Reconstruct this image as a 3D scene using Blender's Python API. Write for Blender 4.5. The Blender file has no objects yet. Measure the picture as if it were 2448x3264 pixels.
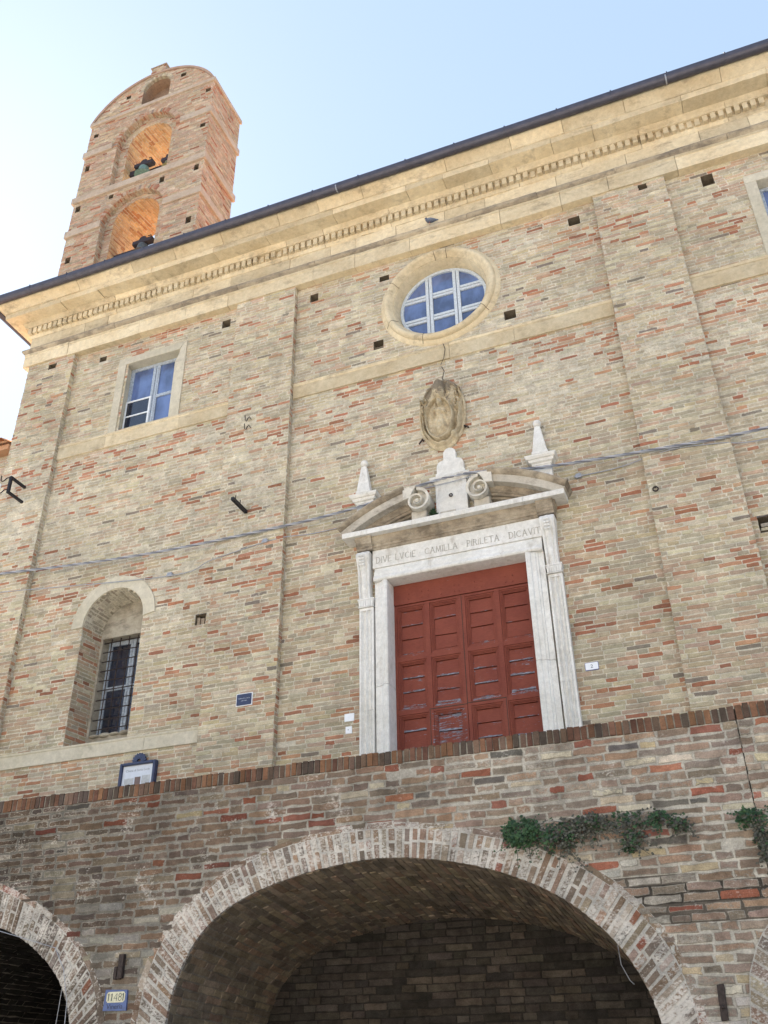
import bpy, bmesh, math, random
from math import sin, cos, pi, sqrt, radians, atan2, hypot
from mathutils import Vector, Matrix, noise

# ------------------------------------------------------------------ camera, sky, sun, exposure
S = bpy.context.scene
COL = S.collection
PITCH, YAW, ROLL = radians(31.377), radians(-20.814), radians(-0.8968)
CAM = Vector((0, -11.5, 1.6))
_d = Vector((sin(YAW)*cos(PITCH), cos(YAW)*cos(PITCH), sin(PITCH)))
_r = Vector((cos(YAW), -sin(YAW), 0))
_u = _r.cross(_d)
_R = cos(ROLL)*_r + sin(ROLL)*_u
_U = -sin(ROLL)*_r + cos(ROLL)*_u
cam = bpy.data.cameras.new('camera')
cam.sensor_fit = 'HORIZONTAL'; cam.sensor_width = 36; cam.lens = 2975/2448*36
cam.clip_start = 0.05; cam.clip_end = 2000
co = bpy.data.objects.new('camera', cam); COL.objects.link(co)
M = Matrix((( _R.x, _U.x, -_d.x, CAM.x), (_R.y, _U.y, -_d.y, CAM.y), (_R.z, _U.z, -_d.z, CAM.z), (0, 0, 0, 1)))
co.matrix_world = M
S.camera = co

SUN_AZ, SUN_EL = radians(-56), radians(42)       # azimuth from +y (behind the church) towards -x
sun_dir = Vector((sin(SUN_AZ)*cos(SUN_EL), cos(SUN_AZ)*cos(SUN_EL), sin(SUN_EL)))
SKY_GAMMA, SKY_TINT = .34, (.585, .675, .79)
W = bpy.data.worlds.new('World'); S.world = W; W.use_nodes = True
wn, wl = W.node_tree.nodes, W.node_tree.links
bg = wn['Background']
sky = wn.new('ShaderNodeTexSky'); sky.sky_type = 'NISHITA'; sky.sun_disc = False
sky.sun_elevation = SUN_EL; sky.sun_rotation = SUN_AZ
sky.air_density = 1.0; sky.dust_density = .45; sky.ozone_density = 1.0; sky.altitude = 200
# hazy summer sky: the glare round the sun is evened out a little (same sky for every ray)
gm = wn.new('ShaderNodeGamma'); gm.inputs[1].default_value = SKY_GAMMA
mu = wn.new('ShaderNodeMix'); mu.data_type = 'RGBA'; mu.blend_type = 'MULTIPLY'; mu.inputs[0].default_value = 1; mu.clamp_result = False
K = 6.0**(1-SKY_GAMMA); mu.inputs[7].default_value = (K*SKY_TINT[0], K*SKY_TINT[1], K*SKY_TINT[2], 1)
wl.new(sky.outputs[0], gm.inputs[0]); wl.new(gm.outputs[0], mu.inputs[6]); wl.new(mu.outputs[2], bg.inputs[0])
bg.inputs[1].default_value = 0.05
sl = bpy.data.lights.new('sun', 'SUN'); sl.energy = 5.0; sl.angle = radians(0.5); sl.color = (1, .93, .82)
so = bpy.data.objects.new('sun', sl); COL.objects.link(so)
so.rotation_euler = sun_dir.to_track_quat('Z', 'Y').to_euler(); so.location = (-40, 40, 60)
S.view_settings.view_transform = 'Standard'; S.view_settings.look = 'None'
S.view_settings.gamma = 1; S.view_settings.exposure = 2.47
S.render.engine = 'CYCLES'
S.cycles.max_bounces = 8; S.cycles.diffuse_bounces = 5

rnd = random.Random(7)

# ------------------------------------------------------------------ mesh helper
class MB:
    def __init__(s):
        s.v = []; s.f = []; s.c = []; s.col = (1, 1, 1, 0)
    def add(s, vs, fs, col=None):
        o = len(s.v); s.v += [tuple(p) for p in vs]
        s.f += [tuple(i+o for i in f) for f in fs]
        s.c += col if isinstance(col, list) else [col or s.col]*len(vs)
    def box(s, x0, x1, y0, y1, z0, z1, col=None):
        s.add([(x0,y0,z0),(x1,y0,z0),(x1,y1,z0),(x0,y1,z0),(x0,y0,z1),(x1,y0,z1),(x1,y1,z1),(x0,y1,z1)],
              [(0,3,2,1),(4,5,6,7),(0,1,5,4),(1,2,6,5),(2,3,7,6),(3,0,4,7)], col)
    def quad(s, a, b, c, d, col=None): s.add([a,b,c,d], [(0,1,2,3)], col)
    def prism(s, poly, y0, y1, col=None):               # polygon in x,z, extruded along y
        n = len(poly)
        vs = [(x,y0,z) for x,z in poly]+[(x,y1,z) for x,z in poly]
        fs = [tuple(range(n)), tuple(range(2*n-1, n-1, -1))]+[(i, i+n, (i+1)%n+n, (i+1)%n) for i in range(n)]
        s.add(vs, fs, col)
    def prism_x(s, poly, x0, x1, col=None):             # polygon in y,z, extruded along x
        n = len(poly)
        vs = [(x0,y,z) for y,z in poly]+[(x1,y,z) for y,z in poly]
        fs = [tuple(range(n)), tuple(range(2*n-1, n-1, -1))]+[(i, i+n, (i+1)%n+n, (i+1)%n) for i in range(n)]
        s.add(vs, fs, col)
    def frustum(s, cx, cy, z0, z1, ax, ay, bx, by, col=None):
        s.add([(cx-ax,cy-ay,z0),(cx+ax,cy-ay,z0),(cx+ax,cy+ay,z0),(cx-ax,cy+ay,z0),
               (cx-bx,cy-by,z1),(cx+bx,cy-by,z1),(cx+bx,cy+by,z1),(cx-bx,cy+by,z1)],
              [(0,3,2,1),(4,5,6,7),(0,1,5,4),(1,2,6,5),(2,3,7,6),(3,0,4,7)], col)
    def loft(s, rings, closed=True, cap=True, col=None):
        n = len(rings[0]); vs = [p for r in rings for p in r]; fs = []
        for i in range(len(rings)-1):
            for j in range(n if closed else n-1):
                k = (j+1) % n
                fs.append((i*n+j, i*n+k, (i+1)*n+k, (i+1)*n+j))
        if cap and closed: fs += [tuple(range(n-1, -1, -1)), tuple((len(rings)-1)*n+j for j in range(n))]
        s.add(vs, fs, col)
    def tube(s, pts, r, n=8, col=None):
        pts = [Vector(p) for p in pts]; rings = []
        rr = r if isinstance(r, (list, tuple)) else [r]*len(pts)
        up = None
        for i, p in enumerate(pts):
            t = (pts[min(i+1, len(pts)-1)]-pts[max(i-1, 0)]).normalized()
            if up is None: up = Vector((0,0,1)) if abs(t.z) < .9 else Vector((1,0,0))
            a = t.cross(up).normalized(); b = a.cross(t).normalized(); up = b
            rings.append([p+(a*cos(2*pi*k/n)+b*sin(2*pi*k/n))*rr[i] for k in range(n)])
        s.loft(rings, col=col)
    def lathe_y(s, cx, cz, prof, n=48, a0=0, a1=2*pi, col=None):      # profile (radius, y) round an axis along y
        full = abs(a1-a0-2*pi) < 1e-6; m = n if full else n+1
        rings = [[(cx+r*cos(a0+(a1-a0)*k/n), y, cz+r*sin(a0+(a1-a0)*k/n)) for k in range(m)] for r, y in prof]
        s.loft(rings, closed=full, cap=False, col=col)
    def lathe_z(s, cx, cy, prof, n=24, col=None):
        s.loft([[(cx+r*cos(2*pi*k/n), cy+r*sin(2*pi*k/n), z) for k in range(n)] for r, z in prof], col=col)
    def sphere(s, c, r, n=16, sc=(1,1,1), col=None):
        s.loft([[(c[0]+sc[0]*r*sin(pi*i/n+.001)*cos(2*pi*k/n), c[1]+sc[1]*r*sin(pi*i/n+.001)*sin(2*pi*k/n), c[2]-sc[2]*r*cos(pi*i/n)) for k in range(n)] for i in range(n+1)], col=col)
    def build(s, name, m, parent=None, smooth=None, bevel=0):
        me = bpy.data.meshes.new(name)
        off = Vector((0,0,0)); p = parent
        while p is not None: off += p.location; p = p.parent
        me.from_pydata([(x-off.x, y-off.y, z-off.z) for x, y, z in s.v], [], s.f)
        at = me.color_attributes.new('col', 'FLOAT_COLOR', 'POINT')
        at.data.foreach_set('color', [q for c in s.c for q in c])
        if m: me.materials.append(m)
        if smooth:
            me.polygons.foreach_set('use_smooth', [True]*len(me.polygons)); me.set_sharp_from_angle(angle=radians(smooth))
        bm = bmesh.new(); bm.from_mesh(me); bmesh.ops.recalc_face_normals(bm, faces=bm.faces)
        bm.to_mesh(me); bm.free()
        me.update()
        o = bpy.data.objects.new(name, me); COL.objects.link(o)
        if parent: o.parent = parent
        if bevel:
            b = o.modifiers.new('bevel', 'BEVEL'); b.width = bevel; b.segments = 2; b.limit_method = 'ANGLE'; b.angle_limit = radians(40)
        return o

def tag(o, label, cat, group=None):
    o['label'] = label; o['category'] = cat
    if group: o['group'] = group
    return o
def thing(name, label, cat, loc=(0,0,0), group=None):
    o = bpy.data.objects.new(name, None); COL.objects.link(o); o.location = loc; o.empty_display_size = .2
    return tag(o, label, cat, group)
def recentre(o):                                  # move a lone mesh's origin to the middle of its base
    me = o.data; xs = [v.co.x for v in me.vertices]; ys = [v.co.y for v in me.vertices]; zs = [v.co.z for v in me.vertices]
    c = Vector(((min(xs)+max(xs))/2, (min(ys)+max(ys))/2, min(zs)))
    me.transform(Matrix.Translation(-c)); o.location = c
    return o
def lone(mb, name, m, label, cat, group=None, smooth=None, bevel=0):
    return tag(recentre(mb.build(name, m, None, smooth, bevel)), label, cat, group)

# ------------------------------------------------------------------ materials
class NT:
    def __init__(s, name):
        s.m = bpy.data.materials.new(name); s.m.use_nodes = True
        s.n = s.m.node_tree.nodes; s.l = s.m.node_tree.links
        s.p = s.n['Principled BSDF']
    def new(s, t, **k):
        x = s.n.new(t)
        for a, b in k.items(): setattr(x, a, b)
        return x
    def link(s, a, b): s.l.new(a, b)
    def noise(s, scale, detail=4, rough=.6, stretch=None, seed=0):
        tc = s.new('ShaderNodeNewGeometry'); mp = s.new('ShaderNodeMapping')
        mp.inputs['Location'].default_value = (seed*3.7, seed*1.9, seed*2.3)
        if stretch: mp.inputs['Scale'].default_value = stretch
        s.link(tc.outputs['Position'], mp.inputs[0])
        t = s.new('ShaderNodeTexNoise'); t.inputs['Scale'].default_value = scale
        t.inputs['Detail'].default_value = detail; t.inputs['Roughness'].default_value = rough
        s.link(mp.outputs[0], t.inputs['Vector'])
        return t.outputs['Fac']
    def ramp(s, fac, *stops):
        r = s.new('ShaderNodeValToRGB'); e = r.color_ramp.elements
        while len(e) < len(stops): e.new(.5)
        for i, (p, c) in enumerate(stops):
            e[i].position = p; e[i].color = (c, c, c, 1) if isinstance(c, (int, float)) else (*c, 1)
        s.link(fac, r.inputs[0]); return r.outputs[0]
    def mix(s, fac, a, b, mode='MIX'):
        x = s.new('ShaderNodeMix'); x.data_type = 'RGBA'; x.blend_type = mode; x.clamp_result = False
        for k, v in ((0, fac), (6, a), (7, b)):
            if isinstance(v, (int, float)): x.inputs[k].default_value = v
            elif isinstance(v, tuple): x.inputs[k].default_value = (*v, 1)
            else: s.link(v, x.inputs[k])
        return x.outputs[2]
    def math(s, op, a, b=0.):
        x = s.new('ShaderNodeMath', operation=op)
        for k, v in ((0, a), (1, b)):
            if isinstance(v, (int, float)): x.inputs[k].default_value = v
            else: s.link(v, x.inputs[k])
        return x.outputs[0]
    def bump(s, h, strength=.5, dist=.01):
        b = s.new('ShaderNodeBump'); b.inputs['Strength'].default_value = strength; b.inputs['Distance'].default_value = dist
        s.link(h, b.inputs['Height']); s.link(b.outputs[0], s.p.inputs['Normal'])
    def color(s, c): s.link(c, s.p.inputs['Base Color'])
    def done(s, rough=.9, spec=.2, metal=0):
        s.p.inputs['Roughness'].default_value = rough; s.p.inputs['Specular IOR Level'].default_value = spec; s.p.inputs['Metallic'].default_value = metal
        return s.m

def brick_mat(name, mortar, smear_edge=.5, blotch=.25, white=None, bumpd=.012):
    t = NT(name)
    a = t.new('ShaderNodeAttribute', attribute_name='col')
    n1 = t.noise(34, 5, .7, (1, 1, 1.6)); n2 = t.noise(95, 4, .7, None, 3); n3 = t.noise(.9, 4, .6, None, 5); n4 = t.noise(7, 5, .65, None, 8)
    # lime mortar smeared over the brick faces (amount carried per brick in alpha)
    f = t.math('ADD', t.math('ADD', n1, t.math('MULTIPLY', n2, .35)), t.math('MULTIPLY', a.outputs['Alpha'], .55))
    f = t.ramp(t.math('MULTIPLY', f, .6), (smear_edge, 0), (smear_edge+.07, 1))
    m2 = t.mix(t.ramp(n4, (.3, 0), (.7, 1)), tuple(x*.82 for x in mortar), tuple(min(1, x*1.12) for x in mortar))
    c = t.mix(t.math('MULTIPLY', f, .85), a.outputs['Color'], m2)
    c = t.mix(1., c, t.ramp(n2, (.25, .64), (.75, 1.22)), 'MULTIPLY')
    c = t.mix(1., c, t.ramp(n4, (.25, 1-blotch), (.7, 1.1)), 'MULTIPLY')
    c = t.mix(1., c, t.ramp(n3, (.3, .84), (.7, 1.07)), 'MULTIPLY')
    c = t.mix(1., c, t.ramp(t.noise(15, 5, .75, (1, 1, 2.5), 14), (.3, .80), (.68, 1.12)), 'MULTIPLY')
    if white:
        w = t.ramp(t.math('MULTIPLY', t.math('ADD', t.noise(3.2, 5, .75, None, 11), t.math('MULTIPLY', n1, .7)), .6), (white, 0), (white+.1, 1))
        c = t.mix(t.math('MULTIPLY', w, .75), c, (.62, .58, .54))
    t.color(c)
    t.bump(t.math('ADD', t.math('MULTIPLY', n1, .7), t.math('MULTIPLY', n2, .5)), .7, bumpd)
    return t.done(.95, .1)

def stone_mat(name, base, dark, light, stain=.55, bl=1.3, vary=.25, bumpd=.008, streak=None):
    t = NT(name)
    n1 = t.noise(bl, 5, .65, None, 2); n2 = t.noise(13, 5, .7, None, 4); n3 = t.noise(80, 4, .7)
    c = t.mix(t.ramp(n1, (.32, 0), (.68, 1)), base, light)
    g = t.new('ShaderNodeNewGeometry')
    c = t.mix(1., c, t.ramp(g.outputs['Random Per Island'], (0, 1-vary), (1, 1+vary*.5)), 'MULTIPLY')
    st = t.noise(2.4, 6, .72, streak or (1, 1, 2.2), 9)
    c = t.mix(t.math('MULTIPLY', t.ramp(st, (stain, 0), (stain+.16, 1)), .6), c, dark)
    c = t.mix(1., c, t.ramp(n2, (.28, .82), (.7, 1.08)), 'MULTIPLY')
    c = t.mix(1., c, t.ramp(n3, (.3, .9), (.7, 1.06)), 'MULTIPLY')
    t.color(c)
    t.bump(t.math('ADD', n2, t.math('MULTIPLY', n3, .5)), .5, bumpd)
    return t.done(.9, .15)

def plain(name, c, rough=.6, metal=0, spec=.4, var=.2, scale=20):
    t = NT(name); n = t.noise(scale, 4, .6)
    t.color(t.mix(1., c, t.ramp(n, (.3, 1-var), (.7, 1+var)), 'MULTIPLY')); t.bump(n, .2, .004)
    return t.done(rough, spec, metal)

M_FAC = brick_mat('facade_brick', (.645, .60, .495), .535, .2, white=.66)
M_BEL = brick_mat('belfry_brick', (.56, .49, .40), .58, .2)
M_LOW = brick_mat('terrace_brick', (.36, .33, .285), .55, .5, white=.585)
M_RING = brick_mat('arch_ring_brick', (.52, .50, .47), .50, .3, white=.505)
M_VAULT = brick_mat('vault_brick', (.26, .23, .19), .60, .5)
M_COP = brick_mat('coping_brick', (.30, .28, .24), .66, .35)
M_SAND = stone_mat('sandstone', (.62, .51, .335), (.22, .18, .135), (.76, .67, .49), .54, 1.5, .24)
M_SANDD = stone_mat('sooty_sandstone', (.36, .31, .235), (.12, .105, .095), (.50, .43, .32), .44, 1.6, .15)
M_MARBC = stone_mat('cream_istrian_stone', (.60, .565, .49), (.27, .23, .18), (.71, .68, .61), .53, 2.4, .05, .006)
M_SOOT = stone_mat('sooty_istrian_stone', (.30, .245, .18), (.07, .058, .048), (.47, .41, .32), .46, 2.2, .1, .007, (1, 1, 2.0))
M_BAND = stone_mat('tower_band_stone', (.50, .40, .31), (.26, .21, .17), (.58, .49, .40), .52, 2.2, .15)
M_COPT = stone_mat('dull_tile', (.36, .25, .19), (.2, .14, .11), (.42, .31, .25), .55, 3, .2)
M_SANDG = stone_mat('grey_sandstone', (.54, .50, .39), (.24, .21, .17), (.62, .58, .48), .58, 1.4, .1)
M_MARB = stone_mat('white_istrian_stone', (.68, .67, .63), (.36, .32, .265), (.78, .78, .77), .565, 1.6, .05, .005, (2.2, 2.2, .7))
M_MARBD = stone_mat('weathered_istrian_stone', (.50, .455, .38), (.16, .135, .11), (.62, .585, .52), .52, 1.8, .1, .007, (1, 1, 2.0))
M_TILE = stone_mat('roof_tile', (.46, .235, .125), (.2, .12, .08), (.5, .3, .18), .6, 3, .3)
M_DARK = plain('dark_hole', (.05, .042, .036), .95)
M_IRON = plain('rusty_iron', (.045, .034, .032), .7, .3, .3, .4, 40)
M_IRONB = plain('dark_iron', (.03, .03, .038), .55, .5, .4, .3, 40)
M_GUT = plain('slate_gutter_metal', (.072, .072, .098), .45, .35, .5, .2, 8)
M_WHITE = plain('white_paint', (.74, .78, .82), .45, 0, .4, .06)
M_SASH = plain('pale_blue_grey_paint', (.52, .58, .64), .5, 0, .4, .18, 35)
M_SASHD = plain('flaking_grey_paint', (.36, .42, .50), .6, 0, .4, .35, 30)
M_PLATE = plain('white_enamel', (.80, .83, .88), .25, 0, .6, .04)
M_NAVY = plain('navy_paint', (.025, .04, .10), .4, 0, .5, .2)
M_INK = plain('black_ink', (.02, .022, .03), .6)
M_CABLE = plain('grey_cable', (.33, .35, .40), .45, .3, .5, .2)
M_CABLED = plain('dark_cable', (.10, .11, .14), .5, .2, .5, .2)

def strand_mat():
    t = NT('cable_strands'); a = t.new('ShaderNodeAttribute', attribute_name='col'); t.color(a.outputs['Color']); return t.done(.5, .4)
M_STRAND = strand_mat()
def glass(name, c, rough=.04):
    t = NT(name)
    t.color(t.mix(t.ramp(t.noise(2.2, 4, .6, (1, 1, .6), 7), (.35, 0), (.65, 1)), tuple(x*.6 for x in c), tuple(x*1.5 for x in c))); t.p.inputs['IOR'].default_value = 1.75
    n = t.noise(1.6, 2, .5); t.bump(n, .06, .05)
    return t.done(rough, .6)
M_GLASS = glass('window_glass', (.085, .13, .28))  # blue of the reflected sky painted into the pane colour
M_GLASSD = glass('dim_window_glass', (.02, .025, .045), .1)

def door_mat():
    t = NT('peeling_red_paint')
    n1 = t.noise(14, 6, .75, (.5, 1, 3.2), 3); n2 = t.noise(3, 4, .6, (1, 1, 1), 6); n3 = t.noise(60, 4, .6, (.3, 1, 2))
    g = t.new('ShaderNodeNewGeometry'); sp = t.new('ShaderNodeSeparateXYZ'); t.link(g.outputs['Position'], sp.inputs[0])
    at = t.new('ShaderNodeAttribute', attribute_name='col')
    f = t.math('ADD', t.math('ADD', n1, at.outputs['Alpha']), t.math('MULTIPLY', n2, .2))
    gx = t.math('MULTIPLY', t.math('MULTIPLY', t.math('GREATER_THAN', sp.outputs[0], -3.77), t.math('LESS_THAN', sp.outputs[0], -3.29)), t.math('LESS_THAN', sp.outputs[2], 5.86))
    f = t.math('ADD', f, t.math('MULTIPLY', gx, .145))
    peel = t.ramp(f, (.80, 0), (.83, 1))
    red = t.mix(t.ramp(n2, (.3, 0), (.7, 1)), (.178, .045, .031), (.23, .064, .042))
    red = t.mix(1., red, t.ramp(n3, (.3, .82), (.7, 1.12)), 'MULTIPLY')
    t.color(t.mix(peel, red, t.mix(t.ramp(n3, (.35, 0), (.6, 1)), (.30, .33, .42), (.10, .09, .10))))
    t.bump(t.math('SUBTRACT', n3, t.math('MULTIPLY', peel, .6)), .4, .006)
    return t.done(.7, .25)
M_DOOR = door_mat()
def relief_mat():
    t = NT('carved_sandstone'); g = t.new('ShaderNodeNewGeometry')
    n = t.noise(6, 5, .7, None, 2); n2 = t.noise(45, 4, .7)
    c = t.mix(t.ramp(n, (.35, 0), (.62, 1)), (.36, .295, .20), (.60, .52, .37))
    sp = t.new('ShaderNodeSeparateXYZ'); t.link(g.outputs['Position'], sp.inputs[0])
    mr = t.new('ShaderNodeMapRange'); mr.inputs[1].default_value = 10.85; mr.inputs[2].default_value = 11.25; t.link(sp.outputs[2], mr.inputs[0])
    c = t.mix(t.math('MULTIPLY', t.ramp(t.math('ADD', t.noise(9, 5, .7, None, 6), t.math('MULTIPLY', mr.outputs[0], .3)), (.62, 0), (.72, 1)), .8), c, (.16, .13, .10))
    t.color(t.mix(1., c, t.ramp(n2, (.3, .85), (.7, 1.1)), 'MULTIPLY')); t.bump(n2, .4, .006)
    return t.done(.9, .15)
M_RELIEF = relief_mat()
def leaf_mat(name, a, b):
    t = NT(name); g = t.new('ShaderNodeNewGeometry')
    t.color(t.ramp(g.outputs['Random Per Island'], (0, a), (1, b)))
    return t.done(.6, .3)
M_LEAF = leaf_mat('dark_green_leaf', (.016, .042, .022), (.05, .105, .042))
M_LEAFD = leaf_mat('dry_brown_leaf', (.045, .045, .04), (.10, .10, .075))
M_PIGEON = plain('slate_feathers', (.10, .12, .17), .7, 0, .3, .4, 50)
M_BRONZE = plain('verdigris_bronze', (.16, .27, .25), .6, .3, .4, .3)
M_BRONZED = plain('dark_bronze', (.10, .12, .13), .6, .3, .4, .3)
M_BRONZEO = plain('olive_bronze', (.20, .19, .10), .6, .3, .4, .3)
M_WOOD = plain('dark_beam', (.035, .03, .04), .8)
M_GROUND = stone_mat('street_stone', (.26, .245, .22), (.15, .14, .125), (.31, .29, .265), .6, .8)

# ------------------------------------------------------------------ brickwork
def subtract(a, b, blocks):
    out = [(a, b)]
    for p, q in blocks:
        nx = []
        for s, e in out:
            if q <= s or p >= e: nx.append((s, e))
            else:
                if p > s: nx.append((s, p))
                if q < e: nx.append((q, e))
        out = nx
    return out
def wall_map(y): return lambda u, v, n: (u, y-n, v)

def brick_panel(mb, u0, u1, v0, v1, mp, colf, holes=(), course=.063, joint=.0145, out=.005, deep=0., L=.28, H=.135,
                mortar=(.65,.605,.50,1), jag=.0045, seed=1, hprob=.4, miss=.003, backing=True, ends=False, seg=None, edge=.5):
    """courses of separate, slightly irregular bricks standing a few mm proud of a mortar bed"""
    r = random.Random(seed); n = max(1, round((v1-v0)/course)); ch = (v1-v0)/n
    for i in range(n):
        va, vb = v0+i*ch, v0+(i+1)*ch; vm = (va+vb)/2
        blocks = []
        for h in holes:
            q = h(vm)
            if q: blocks.append(q)
        for a, b in subtract(u0, u1, blocks):
            if b-a < .01: continue
            if backing:
                k = max(1, int((b-a)/(seg or (.6 if callable(mortar) else 99))))
                for j in range(k):
                    ua, ub = a+(b-a)*j/k, a+(b-a)*(j+1)/k
                    mb.quad(mp(ua,va,0), mp(ub,va,0), mp(ub,vb,0), mp(ua,vb,0), mortar((ua+ub)/2, vm, r) if callable(mortar) else mortar)
            u = a - r.random()*.25
            while u < b:
                ln = (H if r.random() < hprob else L)*r.uniform(.9, 1.06)
                s, e = max(u, a), min(u+ln, b); u += ln+joint
                if e-s < .035 or r.random() < miss: continue
                col = colf((s+e)/2, vm, r)
                lo, hi = va+joint*.5*r.uniform(.5, 1.5), vb-joint*.5*r.uniform(.5, 1.5)
                if s == a and ends: s -= r.uniform(-1, 1)*jag*1.5
                if e == b and ends: e += r.uniform(-1, 1)*jag*1.5
                J = lambda k=1.: r.uniform(-jag, jag)*k
                m1, m2 = s+(e-s)*r.uniform(.25, .45), s+(e-s)*r.uniform(.55, .75)
                per = [(s+J(),lo+J()),(m1,lo+J(1.2)),(m2,lo+J(1.2)),(e+J(),lo+J()),(e+J(),(lo+hi)/2),(e+J(),hi+J()),(m2,hi+J(1.2)),(m1,hi+J(1.2)),(s+J(),hi+J()),(s+J(),(lo+hi)/2)]
                o = out*r.uniform(.3, 1.5); tilt = r.uniform(-1, 1)*.002
                cu, cv = (s+e)/2, (lo+hi)/2
                ins = .0085
                fr_i = [mp(p+max(-ins, min(ins, cu-p)), q+max(-ins, min(ins, cv-q)), o+deep+tilt*(q-cv)/.03) for p, q in per]
                fr_o = [mp(p, q, o*.75+deep+tilt*(q-cv)/.03) for p, q in per]
                g = 0 if deep else .0025
                back = [mp(p+(g if p > cu else -g), q+(g if q > cv else -g), -.004) for p, q in per]
                m = len(per); c2 = (*col[:3], min(1.2, col[3]+edge))     # more mortar over the arrises
                mb.add(fr_i+fr_o+back, [tuple(range(m))]+[(k, k+m, (k+1)%m+m, (k+1)%m) for k in range(m)]+[(k+m, k+2*m, (k+1)%m+2*m, (k+1)%m+m) for k in range(m)], [col]*m+[c2]*(2*m))

def smooth01(t): t = max(0, min(1, t)); return t*t*(3-2*t)
def nz(u, v, s): return noise.noise(Vector((u, v, s)))
def mixc(a, b, t): return tuple(x+(y-x)*t for x, y in zip(a, b))
def vary(c, r, k=.12):
    f = 1+r.uniform(-k, k); return (c[0]*f, c[1]*f*r.uniform(.97, 1.03), c[2]*f*r.uniform(.95, 1.05))

BUFF = [(.54,.47,.345), (.49,.44,.335), (.60,.535,.40), (.51,.43,.31), (.44,.395,.305), (.62,.56,.425), (.55,.465,.32), (.47,.40,.30)]
RED = [(.49,.255,.165), (.43,.195,.125), (.52,.30,.195), (.36,.175,.115), (.53,.35,.24)]
PINK = [(.55,.42,.315), (.53,.385,.28), (.50,.375,.285), (.57,.45,.34)]
def col_facade(u, v, r):
    c1 = nz(u*.5, v*1.5, 3.1); c2 = nz(u*.9, v*3.2, 9.4); c3 = nz(u*.25, v*.35, 5.5)
    pr = .035+.32*max(0, c1)+.40*max(0, c2)**1.5
    if 11.1 < v < 11.8: pr += .15
    if v < 9: pr += .05+.08*max(0, nz(u*.4, v*.9, 77.))
    x = r.random()
    if x < pr: c = r.choice(RED)
    elif x < pr+.14+(.12 if v < 9 else .03)+.2*max(0, nz(u*.35, v*.6, 41.)): c = r.choice(PINK)
    else: c = r.choice(BUFF)
    if r.random() < .012: c = (.26,.225,.19)
    sm = .16+.55*c3+.25*nz(u*1.3, v*1.8, 2.2)+r.uniform(-.25, .25)
    if 7.5 < v < 11 and -7 < u: sm += .14
    if x < pr: sm -= .35
    lowk = 1-smooth01((v-7)/5)              # the lower half is less limewashed: darker bricks, open light joints
    c = tuple(k*q*(1-.12*lowk) for k, q in zip(c, (1.05, 1.045, 1.02))); sm -= .20*lowk
    return (*vary(c, r, .10), max(-.6, min(1, sm)))
def col_belfry(u, v, r):
    c1 = nz(u*.8, v*2.2, 13.1); x = r.random(); pr = .09+.25*max(0, c1)
    c = r.choice(RED) if x < pr else r.choice(PINK) if x < pr+.42 else r.choice(BUFF)
    c = (c[0]*.97, c[1]*.89, c[2]*.86)
    return (*vary(c, r), r.uniform(-.4, .2)+.3*nz(u, v, 1.))
def col_tvault(u, v, r):  # orange brick tones deepened to paint in the warm bounce light
    c = r.choice([(.60,.40,.22), (.55,.34,.18), (.64,.45,.26), (.46,.24,.13), (.62,.42,.24)])
    return (*vary(c, r), r.uniform(-.5, -.1))
LOWC = [(.235,.165,.125), (.27,.19,.14), (.21,.16,.13), (.25,.19,.15), (.19,.155,.13), (.31,.21,.15), (.26,.19,.155), (.28,.225,.175)]
LOWR = [(.26,.105,.07), (.23,.09,.065), (.30,.135,.09), (.25,.11,.085)]
LOWB = [(.42,.36,.26), (.40,.33,.22), (.46,.41,.32)]
def painted_falloff(u): return .40+1.02*smooth01((u+9)/9.2)      # light fall-off painted into brick and mortar colour: darker towards the left end
def smooth01(t): t = max(0, min(1, t)); return t*t*(3-2*t)
def mortar_low(u, v, r):
    if u > -1.0 and 2.45 < v < 3.3 and nz(u*2, v*3, 51) > -.12: return (.15, .13, .11, -.3) if nz(u*4, v*5, 12) > 0 else (.085, .075, .065, -.6)      # raked out, empty joints
    k = painted_falloff(u)*(.9+.25*nz(u*1.2, v*1.2, 17))
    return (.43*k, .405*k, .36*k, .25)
def col_low(u, v, r):
    c1 = nz(u*.7, v*1.7, 33.); x = r.random(); g = nz(u*.45, v*.6, 21.)
    right = min(1, max(0, (u+4.5)/4))
    pr = .055+.2*max(0, c1)+.04*right
    if x < pr and v > 2.7: c = r.choice(LOWR)
    elif x < pr+.045+.06*right: c = r.choice(LOWB)
    elif x > .975: c = (.13,.12,.11)
    else: c = r.choice(LOWC)
    if v < 3.15 and r.random() < .22+.5*nz(u*.9, v*1.3, 63): c = r.choice([(.42,.395,.36), (.38,.36,.33), (.46,.42,.37)])    # salted bricks low down
    c = tuple(k*painted_falloff(u) for k in c)
    sm = .05+.55*g+r.uniform(-.4, .3)+(0.35 if v < 3.0 else 0)*(.5+.5*nz(u*2, v*2, 7))
    if x < pr: sm -= .35
    return (*vary(c, r, .13), max(-.6, min(1, sm)))
def col_ring(u, v, r):
    c = r.choice(LOWC+[(.34,.28,.23), (.40,.34,.29), (.20,.155,.13)])
    if r.random() < .05: c = r.choice(LOWR)
    return (*vary(c, r, .2), r.uniform(-.2, .55))
def col_vault(u, v, r):
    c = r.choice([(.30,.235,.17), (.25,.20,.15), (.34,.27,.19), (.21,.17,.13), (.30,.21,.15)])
    return (*vary(c, r, .2), r.uniform(-.5, .2))

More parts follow.
